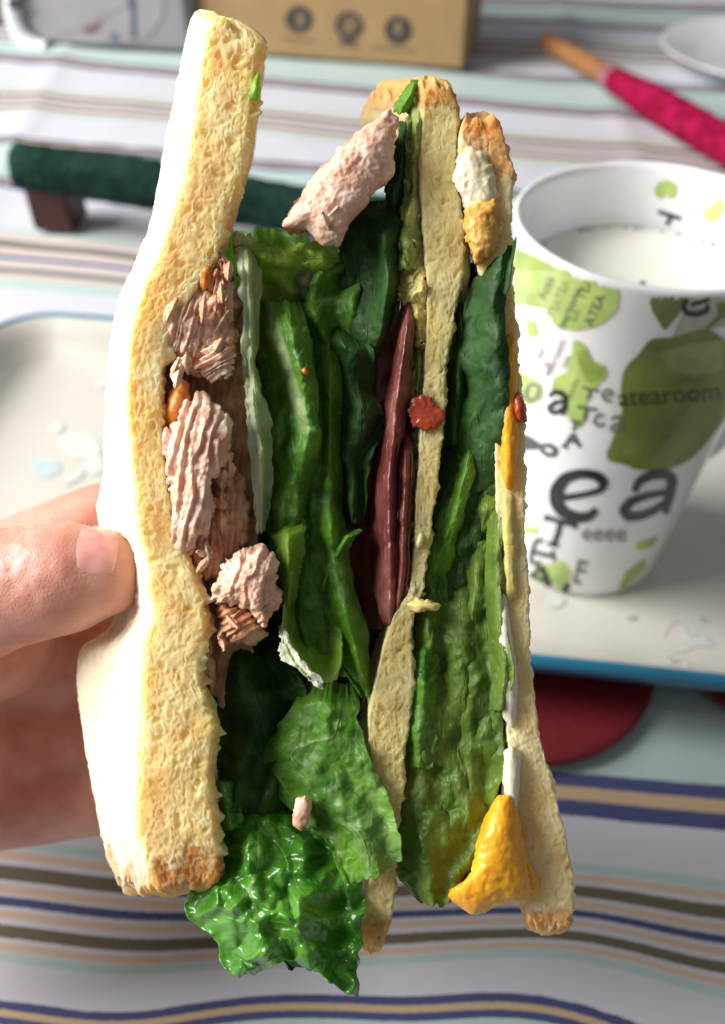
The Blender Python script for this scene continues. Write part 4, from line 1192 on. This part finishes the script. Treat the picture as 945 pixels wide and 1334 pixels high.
leaf([rw(640, (640, 147), (655, 144), (668, 143)), rw(700, (632, 147), (648, 144), (658, 144)), rw(760, (632, 147), (644, 144), (654, 143)), rw(820, (636, 147), (650, 143), (662, 142)), rw(880, (640, 146), (658, 142), (671, 141)), rw(925, (636, 146), (650, 143), (660, 143))], M['leaf_olive'], nu=50, nv=120, ruf=0.5, freq=1, seed=35, jag=3, pale=lambda u, v, n: 0.25 * sstep(0.4, 0.9, u))
leaf([rw(740, (548, 151), (570, 147), (600, 149.5), (640, 148)), rw(790, (540, 150), (556, 146), (580, 149.5), (606, 146), (630, 148.5), (655, 146)), rw(850, (538, 149), (562, 145.5), (575, 149.5), (600, 145), (636, 147.5), (662, 144)), rw(905, (534, 149), (548, 145), (572, 148.5), (610, 145.5), (622, 148.5), (655, 146)),
      rw(960, (526, 149), (552, 144.5), (586, 147.5), (604, 149), (630, 144.5), (655, 147)), rw(1010, (520, 148.5), (556, 145), (568, 148.5), (598, 144.5), (622, 148), (655, 146)), rw(1060, (516, 148), (545, 144), (580, 147), (612, 144.5), (645, 147)), rw(1095, (522, 147), (550, 145), (590, 146), (632, 147))],
     M['leaf_olive'], nu=150, nv=170, ruf=0.6, freq=0.8, jag=6, seed=22, crink=1.6, sm=(0.035, 0.03), label='broad ruffled lettuce leaf with soft folds between middle and right slice')
leaf([rw(560, (580, 153), (610, 149), (655, 150)), rw(630, (568, 152), (590, 148), (622, 151), (656, 148)), rw(700, (556, 151), (590, 149.5), (610, 147), (652, 150)), rw(800, (545, 152), (580, 149), (620, 152), (650, 150))], M['leaf_dark'], nu=110, nv=110, ruf=0.8, freq=0.9, jag=5, seed=23, crink=1.5, sm=(0.04, 0.035))
leaf([rw(830, (536, 149), (556, 145), (574, 148)), rw(900, (530, 148), (552, 144), (566, 147.5)), rw(960, (528, 148), (545, 144), (570, 147)), rw(1000, (532, 148), (548, 145), (560, 147))], M['leaf'], nu=60, nv=100, ruf=0.7, freq=0.8, jag=5, seed=24, crink=1.5)
leaf([rw(1040, (515, 149), (560, 146), (610, 148), (636, 149)), rw(1085, (512, 148), (560, 144), (605, 146), (634, 147)), rw(1120, (514, 147), (560, 143), (595, 145), (626, 147)), rw(1150, (522, 146), (560, 143), (585, 144), (612, 146)), [(545, 1172, 146), (562, 1180, 144), (580, 1183, 144), (596, 1168, 146)]], M['leaf_olive'], nu=90, nv=90, ruf=1.0, freq=2.2, jag=5, seed=25, label='frilly lettuce edge at the bottom beside the egg yolk')
leaf([rw(700, (540, 152), (560, 149), (590, 152)), rw(780, (538, 152), (570, 149), (600, 152)), rw(900, (530, 151), (570, 149), (620, 152)), rw(1000, (522, 150), (570, 148), (640, 151))], M['leaf'], nu=70, nv=120, ruf=1.2, freq=2.5, seed=36)


T = M['tuna']; TD = M['tuna_dark']
chunk('tuna_chunk', [(508, 141), (520, 151), (518, 181), (510, 232), (485, 256), (473, 275), (451, 293), (441, 324), (420, 317), (400, 298), (378, 298), (366, 295), (382, 268), (406, 239), (421, 213), (450, 188), (480, 163)], 144, 4.5, 11, T, 3, -40, 0, 12, 0.75, 4, n=220, rings=56, label='large pink tuna piece sticking out at the top')
chunk('tuna_chunk', [(366, 298), (385, 262), (400, 262), (410, 290), (395, 305), (378, 303)], 147, 2, 7, TD, 4, -40, 0.5, 8, 0.8, 3)
chunk('tuna_chunk', [(236, 348), (262, 335), (288, 335), (302, 362), (312, 420), (312, 455), (302, 486), (262, 492), (228, 484), (208, 455), (212, 405)], 145, 3.5, 11, TD, 5, 20, 0.45, 11, 1.4, 4, label='shredded brownish tuna on the left slice')
chunk('tuna_chunk', [(218, 380), (240, 372), (262, 395), (268, 430), (255, 465), (222, 462), (208, 440), (210, 410)], 143, 3, 6, T, 6, 15, 0.8, 8, 0.9, 3)
chunk('tuna_chunk', [(270, 340), (292, 338), (304, 372), (304, 420), (286, 430), (272, 395)], 143.5, 2.5, 6, TD, 61, 5, 0.9, 7, 0.9, 3)
chunk('tuna_chunk', [(262, 445), (290, 440), (306, 462), (300, 492), (275, 498), (258, 480)], 143, 2.5, 6, T, 62, 60, 0.9, 7, 0.9, 3)
chunk('tuna_chunk', [(245, 515), (262, 511), (277, 512), (282, 530), (303, 545), (305, 580), (299, 611), (280, 615), (276, 640), (275, 695), (262, 703), (246, 719), (222, 712), (226, 690), (222, 640), (215, 600), (211, 570), (220, 558), (235, 540)], 142, 5.5, 9, T, 7, 10, 0.75, 15, 0.75, 6.5, wob=0.75, label='layered pale tuna flake with vertical ridges', n=230, rings=64, flat=0.35)
chunk('tuna_chunk', [(272, 600), (310, 610), (323, 655), (318, 710), (302, 735), (268, 762), (250, 735), (258, 690), (270, 640)], 146, 3, 9, TD, 8, 0, 1.0, 9, 0.8, 3)
chunk('tuna_chunk', [(298, 722), (322, 714), (345, 713), (354, 724), (362, 745), (365, 775), (356, 800), (338, 810), (326, 795), (300, 786), (278, 784), (275, 765), (290, 745)], 142, 5.5, 8, T, 9, 20, 0.45, 19, 0.9, 5.5, n=220, rings=58, flat=0.4, label='blocky pale tuna piece above the lettuce curl')
chunk('tuna_chunk', [(283, 782), (325, 792), (342, 815), (348, 828), (325, 838), (298, 842), (288, 822)], 144, 3.5, 7, TD, 10, 60, 0.8, 10, 0.8, 3)
chunk('tuna_chunk', [(334, 790), (345, 783), (350, 798), (345, 815), (336, 812)], 139.5, 2, 4, T, 12, 60, 0.6, 8, 0.6, 2, n=60, rings=14)
chunk('tuna_chunk', [(386, 1040), (398, 1034), (406, 1045), (402, 1075), (392, 1084), (382, 1078), (381, 1060)], 142.5, 1.6, 4, T, 13, 0, 0, 8, 0.5, 2.5, n=60, rings=14, label='small peach coloured tuna scrap above the wet leaf')
chunk('tuna_chunk', [(262, 820), (274, 830), (280, 870), (276, 905), (266, 880)], 146, 2, 6, TD, 14, 0, 0.8, 8, 0.6, 2, n=60, rings=14)
chunk('sauce_drop', [(236, 492), (248, 500), (250, 525), (238, 545), (224, 560), (214, 545), (220, 510)], 143.5, 3, 6, M['sauce'], 15, 0, 0, 8, 0.4, 2, n=70, rings=16)
chunk('sauce_drop', [(258, 345), (276, 338), (278, 362), (266, 385), (256, 368)], 142.5, 2.4, 6, M['sauce'], 16, 0, 0, 8, 0.4, 2, n=70, rings=16)
chunk('sauce_drop', [(213, 640), (220, 660), (222, 690), (215, 700), (210, 660)], 143, 1.5, 5, M['sauce'], 17, 0, 0, 8, 0.3, 1, n=50, rings=12)
# loose torn flakes
for k in range(46):
    cx, cy, spx, spy, m_ = random.choice(((258, 400, 34, 52, TD), (262, 420, 34, 50, T), (250, 470, 30, 22, T), (285, 360, 14, 24, TD), (262, 690, 24, 34, T), (286, 720, 22, 40, TD), (300, 825, 26, 18, TD), (228, 712, 8, 10, T), (425, 295, 34, 20, T), (322, 770, 34, 30, T), (296, 650, 16, 40, TD), (262, 600, 34, 70, T)))
    x, y = cx + random.uniform(-1, 1) * spx, cy + random.uniform(-1, 1) * spy
    L = random.uniform(18, 36); w = random.uniform(8, 15); a = math.pi / 2 + random.gauss(0, 0.45); d = random.uniform(138.5, 141.5); bend = random.uniform(-1.5, 1.5)
    rows_ = []
    for t in (-0.5, -0.2, 0.2, 0.5):
        ww = w * (0.25 if abs(t) == 0.5 else 1.0) * random.uniform(0.8, 1.2)
        rows_.append([(x + math.cos(a) * L * t - math.sin(a) * ww * q_, y + math.sin(a) * L * t + math.cos(a) * ww * q_, d + bend * t * 2 + 1.2 * abs(q_) * 2) for q_ in (-0.5, 0, 0.5)])
    o_ = leaf(rows_, m_, nu=14, nv=22, ruf=0.15, freq=1, jag=2.0, thick=0.45, seed=200 + k, crink=0.5, net=0, back=0, sm=(0.06, 0.05))
    o_.name = 'tuna_flake'; o_.data.name = 'tuna_flake'

# ham: folded sheets
def ham(rows, seed, label=None):
    o = leaf(rows, M['ham'], nu=70, nv=150, ruf=0.35, freq=1, jag=2.5, thick=1.6, seed=seed, crink=0.8, net=0.15, sm=(0.09, 0.035))
    o.name = 'ham_slice'; o.data.name = 'ham_slice'
    if label: o['label'] = label


ham([rw(374, (528, 146), (534, 143.5), (540, 146)), rw(430, (512, 156), (528, 143), (540, 146)), rw(480, (502, 157), (520, 143), (538, 146)), rw(520, (496, 157), (515, 142.5), (535, 146)), rw(560, (486, 157), (512, 142.5), (528, 147)), rw(610, (476, 157), (508, 142.5), (522, 147)), rw(660, (472, 157), (506, 142.5), (520, 147)), rw(720, (480, 156), (508, 143), (520, 147)), rw(780, (486, 150), (508, 144), (518, 147)), rw(815, (502, 149), (508, 146), (514, 148))], 41, 'folded sheet of dark pink ham with a bright ridge')
ham([rw(555, (515, 149), (528, 144.5), (538, 147)), rw(620, (514, 149), (530, 144), (541, 147)), rw(680, (512, 149), (526, 144), (537, 147)), rw(740, (512, 149), (524, 144), (536, 147)), rw(800, (508, 149), (516, 146), (524, 148))], 42, 'second red ham fold against the middle slice')
ham([rw(420, (470, 158), (495, 153), (520, 155)), rw(560, (455, 158), (490, 153), (520, 155)), rw(700, (450, 158), (490, 153), (520, 155)), rw(820, (475, 158), (495, 154), (515, 156))], 43)
chunk('tomato_piece', [(533, 525), (548, 514), (562, 520), (580, 540), (575, 553), (556, 560), (538, 556), (532, 542)], 146, 1.0, 7, M['tomato'], 20, 0, 0, 8, 0.5, 3, flat=0.25, n=80, rings=18, label='small red tomato piece on the middle slice')
def paste(name, rows, mat, seed, thick=2.5, ruf=1.0, crink=2.6, jag=8, label=None):
    o = leaf(rows, mat, nu=50, nv=130, ruf=ruf, freq=0.9, jag=jag, thick=thick, seed=seed, crink=crink, net=1.5, back=0)
    o.name = name
    if label: o['label'] = label


paste('avocado_piece', [rw(125, (528, 149), (538, 146), (548, 148)), rw(170, (530, 149), (541, 145), (554, 147)), rw(215, (524, 149), (538, 145.5), (554, 147)), rw(250, (530, 149), (540, 146), (552, 148)), rw(285, (515, 148), (532, 144), (552, 147)), rw(320, (502, 149), (528, 143.5), (551, 147)), rw(348, (510, 149), (528, 145), (545, 148))], M['avocado'], 21, label='mashed green avocado along the middle slice')
paste('yellow_spread', [rw(335, (512, 149), (530, 145), (556, 147)), rw(372, (514, 149), (538, 145), (562, 147)), rw(420, (534, 149), (546, 145.5), (560, 147)), rw(455, (538, 149), (546, 147), (556, 148))], M['cheese'], 26, 2)
paste('avocado_piece', [rw(440, (536, 149), (546, 146), (556, 148)), rw(480, (536, 149), (546, 146), (555, 148)), rw(515, (534, 149), (542, 147), (550, 148))], M['avocado'], 27, 2)
paste('yellow_spread', [rw(552, (540, 148), (556, 145), (572, 147)), rw(610, (538, 148), (552, 144.5), (570, 147)), rw(670, (536, 148), (548, 144.5), (562, 147)), rw(730, (532, 148), (544, 145), (556, 147)), rw(780, (526, 149), (536, 146), (548, 148))], M['bread_mid'], 28, 2)
leaf([rw(104, (536, 150), (543, 147), (551, 150)), rw(125, (520, 149), (533, 146), (546, 148)), rw(147, (511, 149), (520, 146), (534, 149))], M['leaf'], nu=40, nv=50, ruf=0.5, freq=1.2, jag=3, seed=44, label='bright green leaf tip above the top tuna piece')
leaf([rw(150, (522, 151), (530, 149), (540, 152)), rw(220, (508, 151), (522, 148), (540, 152)), rw(290, (498, 151), (512, 149), (535, 153))], M['leaf_dark'], nu=40, nv=70, ruf=1.0, freq=1.5, seed=45)

# egg
egg = chunk('fried_egg', [(650, 770), (660, 775), (668, 830), (674, 880), (674, 930), (668, 950), (655, 935), (655, 880), (648, 820)], 144.5, 2.2, 9, M['white'], 50, 0, 0, 8, 0.25, 1.5, n=100, rings=18, label='fried egg white and yolk along the right slice')
chunk('egg_white', [(657, 978), (668, 972), (678, 985), (678, 1015), (674, 1060), (660, 1050), (655, 1020)], 144, 2.2, 8, M['white'], 51, 0, 0, 8, 0.25, 1.5, parent=egg, n=80, rings=16)
chunk('yolk', [(645, 1040), (658, 1032), (668, 1040), (676, 1065), (685, 1100), (691, 1135), (690, 1168), (678, 1177), (660, 1178), (640, 1186), (622, 1194), (606, 1190), (598, 1180), (585, 1172), (584, 1158), (604, 1150), (614, 1138), (618, 1110), (630, 1070)], 143, 5.0, 12, M['yolk'], 52, 0, 0, 8, 0.45, 2.5, parent=egg, n=140, rings=34, flat=0.42, label='bright orange yolk bulging at the bottom')
chunk('yolk', [(684, 1110), (692, 1125), (704, 1150), (702, 1165), (690, 1172), (684, 1150)], 144, 1.8, 6, M['yolk'], 53, 0, 0, 8, 0.4, 1.5, parent=egg, n=60, rings=14)
chunk('yolk', [(658, 440), (670, 430), (674, 480), (677, 540), (674, 600), (668, 640), (658, 640), (653, 590), (652, 520), (655, 480)], 144, 2.2, 8, M['yolk'], 54, 0, 0, 8, 0.6, 2, parent=egg, n=90, rings=18)
chunk('egg_white', [(656, 640), (668, 640), (674, 700), (672, 780), (660, 785), (654, 720)], 145, 1.5, 8, M['cheese'], 55, 0, 0, 8, 0.4, 2, parent=egg, n=80, rings=16)
chunk('egg_edge', [(604, 272), (622, 262), (646, 258), (654, 290), (652, 315), (636, 338), (620, 345), (612, 320), (604, 300)], 143.6, 3.0, 10, M['fried'], 56, 0, 0, 8, 0.9, 4, parent=egg, n=90, rings=20, label='browned fried egg edge near the top')
chunk('egg_white', [(596, 208), (612, 190), (632, 200), (648, 230), (652, 258), (634, 275), (608, 275), (597, 255), (590, 232)], 144.6, 2.0, 9, M['egg_cream'], 57, 0, 0, 8, 0.8, 4, parent=egg, n=80, rings=18)
chunk('tomato_piece', [(668, 514), (678, 510), (686, 525), (687, 548), (678, 552), (668, 540)], 143.2, 2, 5, M['tomato'], 58, 0, 0, 8, 0.4, 1.5, n=60, rings=14, label='tiny red tomato piece on the right slice')
chunk('bread_scrap', [(530, 787), (545, 780), (560, 782), (574, 788), (572, 796), (556, 795), (540, 800)], 143, 1.6, 4, M['cheese'], 59, 0, 0, 8, 0.5, 2, n=60, rings=12)
fr_ = leaf([[(364, 815, 141), (372, 815, 140.5)], [(365, 838, 141), (376, 834, 140)], [(366, 858, 141), (383, 850, 140)], [(384, 868, 140.5), (394, 862, 139.5)], [(400, 884, 140.5), (406, 875, 139.5)], [(418, 897, 140.5), (422, 886, 140)]], M['white'], nu=16, nv=110, ruf=0.2, freq=1, jag=5, seed=61, crink=0.6)
fr_.name = 'bread_scrap'
chunk('tuna_flake', ell(397, 483, 5, 5, 0, 9, 0.2), 141, 1.0, 2.0, M['sauce'], 77, n=36, rings=8, rough=0.3)
chunk('lettuce_scrap', [(331, 100), (338, 92), (340, 115), (337, 130), (326, 130), (324, 122)], 140, 1.2, 3, M['leaf_light'], 71, n=50, rings=10, rough=0.4)

# ------------------------------------------------------------------ hand
def capsule_chain(bm, pts, rads, seg=20):
    """joined tapered tube with round ends through world points"""
    pts = np.array(pts); n = len(pts)
    dense = resample(np.concatenate([pts, np.array(rads)[:, None]], 1), 14 * n, 0.025)
    c, r = dense[:, :3], dense[:, 3]
    t = np.gradient(c, axis=0); t /= np.linalg.norm(t, axis=1, keepdims=True)
    ref = np.array([0.1, 0.2, 1.0])
    rings = []
    def ringat(cc, tt, rr):
        s = np.cross(tt, ref); s /= np.linalg.norm(s); u = np.cross(s, tt)
        return [bm.verts.new(cc + rr * (s * math.cos(k) + u * math.sin(k))) for k in np.linspace(0, 2 * math.pi, seg, endpoint=False)]
    for a in (85, 60, 35, 15):
        A = math.radians(a); rings.append(ringat(c[0] - t[0] * r[0] * math.sin(A), t[0], r[0] * math.cos(A)))
    for i in range(len(c)): rings.append(ringat(c[i], t[i], r[i]))
    for a in (15, 35, 60, 85):
        A = math.radians(a); rings.append(ringat(c[-1] + t[-1] * r[-1] * math.sin(A), t[-1], r[-1] * math.cos(A)))
    for i in range(len(rings) - 1):
        for k in range(seg):
            bm.faces.new((rings[i][k], rings[i][(k + 1) % seg], rings[i + 1][(k + 1) % seg], rings[i + 1][k]))
    bm.faces.new(rings[0][::-1]); bm.faces.new(rings[-1])


hb = bmesh.new()
PP = lambda x, y, d: P(x, y, d)
capsule_chain(hb, [PP(-210, 835, 195), PP(-90, 800, 172), PP(0, 768, 158), PP(55, 757, 154), PP(100, 751, 152.5), PP(138, 746, 152)], [0.017, 0.0145, 0.0118, 0.0107, 0.0103, 0.0080])   # thumb
capsule_chain(hb, [PP(-230, 900, 215), PP(-100, 800, 205), PP(10, 755, 198), PP(130, 690, 200), PP(260, 660, 206), PP(360, 670, 210)], [0.022, 0.018, 0.0135, 0.0112, 0.0095, 0.008])   # index
capsule_chain(hb, [PP(-230, 940, 220), PP(-80, 900, 216), PP(40, 872, 212), PP(180, 850, 211), PP(310, 830, 210), PP(420, 830, 211)], [0.024, 0.020, 0.0145, 0.0112, 0.0097, 0.008])   # middle
capsule_chain(hb, [PP(-230, 990, 222), PP(-80, 972, 216), PP(40, 966, 212), PP(170, 960, 210), PP(300, 950, 208), PP(400, 945, 209)], [0.024, 0.020, 0.0145, 0.0110, 0.0094, 0.0078])   # ring
capsule_chain(hb, [PP(-230, 1040, 220), PP(-90, 1036, 214), PP(30, 1038, 209), PP(140, 1032, 207), PP(240, 1025, 204), PP(320, 1020, 206)], [0.020, 0.016, 0.0122, 0.0098, 0.0085, 0.007])   # little finger
capsule_chain(hb, [PP(-900, 600, 200), PP(-600, 680, 198), PP(-350, 780, 198), PP(-215, 850, 200), PP(-110, 900, 206)], [0.046, 0.043, 0.039, 0.033, 0.024])   # palm, wrist and unseen forearm, raised and thickened to shade the lower fingers
capsule_chain(hb, [PP(-230, 860, 205), PP(-90, 850, 196), PP(-10, 835, 192)], [0.021, 0.018, 0.014])   # ball of the thumb
capsule_chain(hb, [PP(-190, 860, 192), PP(-165, 960, 190), PP(-165, 1080, 196), PP(-190, 1180, 206)], [0.022, 0.026, 0.027, 0.020])   # heel of the palm, added out of view to keep light off the fingers
me = bpy.data.meshes.new('hand'); hb.to_mesh(me); hb.free()
ho = bpy.data.objects.new('hand', me); COL.objects.link(ho)
rm = ho.modifiers.new('r', 'REMESH'); rm.mode = 'VOXEL'; rm.voxel_size = 0.0013; rm.use_smooth_shade = True
smm = ho.modifiers.new('s', 'SMOOTH'); smm.factor = 0.5; smm.iterations = 9
bpy.context.view_layer.update()
dg = bpy.context.evaluated_depsgraph_get()
nm = bpy.data.meshes.new_from_object(ho.evaluated_get(dg))
ho.modifiers.clear(); ho.data = nm
nv_ = len(nm.vertices); co = np.zeros(nv_ * 3); nm.vertices.foreach_get('co', co); co = co.reshape(-1, 3)
no = np.zeros(nv_ * 3); nm.vertices.foreach_get('normal', no); no = no.reshape(-1, 3)
rel = co - CAMP; dep = rel @ FWD; hx = W0 / 2 + FPX * (rel @ RGT) / dep; hy = H0 / 2 - FPX * (rel @ UPV) / dep
th_m = (dep < 0.170)
# knuckle creases across the thumb and fine skin relief
cre = np.zeros(nv_)
for x0, k, w_, a_ in ((18, 0.12, 3.0, 0.35), (30, 0.10, 2.5, 0.3), (38, 0.16, 2.2, 0.22), (6, 0.1, 3, 0.25), (52, 0.1, 2.2, 0.14)):
    ln = hx - (x0 + k * (hy - 730) + 5 * vn(np.stack([hy / 22, 0 * hy, 0 * hy + x0], -1), 4))
    cre -= 1.7 * a_ * np.exp(-(ln / w_) ** 2) * th_m * sstep(800, 760, hy)
# nail wall swelling
nl_ = np.hypot((hx - 120) / 40, (hy - 722) / 50)
cre += 0.35 * np.exp(-((nl_ - 1.1) / 0.14) ** 2) * th_m * (hx < 118)
co = co + no * ((cre + 0.12 * fbm(co * 1000 / 3.0, 2, 91)) / 1000)[:, None]
nm.vertices.foreach_set('co', co.ravel()); nm.update()
sk = NT('skin')
v = sk.pos()
c = sk.mix(sk.ramp(sk.noise(70, 4, 0.6, v), [(0.35, 0.0), (0.68, 1.0)]), (0.58, 0.24, 0.175), (0.73, 0.39, 0.30))
sk.set(Base_Color=c, Roughness=0.42, Subsurface_Weight=0.45, Subsurface_Scale=0.006, Specular_IOR_Level=0.45)
sk.b.inputs['Subsurface Radius'].default_value = (1.0, 0.35, 0.2)
vo = sk.n('ShaderNodeTexVoronoi', feature='DISTANCE_TO_EDGE'); vo.inputs['Scale'].default_value = 1300; sk.l(v, vo.inputs['Vector'])
sk.bump(sk.math('ADD', sk.math('MULTIPLY', vo.outputs['Distance'], 0.8), sk.noise(500, 4, 0.6, v)), 0.22, 0.0006)
nm.materials.clear(); nm.materials.append(sk.m)
nm.polygons.foreach_set('use_smooth', [True] * len(nm.polygons))
tag(ho, 'bare left hand gripping the sandwich, thumb pressed into the toast', 'hand')
HB = BVHTree.FromPolygons([Vector(x) for x in co], [list(p.vertices) for p in nm.polygons])
# thumb nail
nu_, nw_ = 26, 26
gv, okv = [], []
for i in range(nw_):
    for j in range(nu_):
        a = j / (nu_ - 1) * 2 - 1; b = i / (nw_ - 1) * 2 - 1
        aa = a * math.sqrt(max(0, 1 - 0.5 * b * b)); bb = b * math.sqrt(max(0, 1 - 0.5 * a * a))
        x = 127 + aa * 34 - bb * 5; y = 716 + bb * 40 + aa * 5
        edge = max(abs(a), abs(b)) ** 4
        p = cast(HB, x, y, 0.00025 - 0.0006 * edge)
        okv.append(p is not None); gv.append(p if p is not None else (0, 0, 0))
fs = [f for f in gridfaces(nw_, nu_) if all(okv[i] for i in f)]
nail = NT('thumb_nail')
nail.set(Base_Color=nail.mix(nail.ramp(nail.noise(120, 3, 0.6, nail.pos()), [(0.35, 0.0), (0.65, 1.0)]), (0.66, 0.27, 0.24), (0.78, 0.42, 0.37)), Roughness=0.25, Subsurface_Weight=0.3, Subsurface_Scale=0.003, Coat_Weight=0.3)
us = sorted({int(i) for f in fs for i in f}); mp = {u_: k for k, u_ in enumerate(us)}
mesh('thumb_nail', [gv[i] for i in us], [[mp[int(i)] for i in f] for f in fs], nail.m, ho)
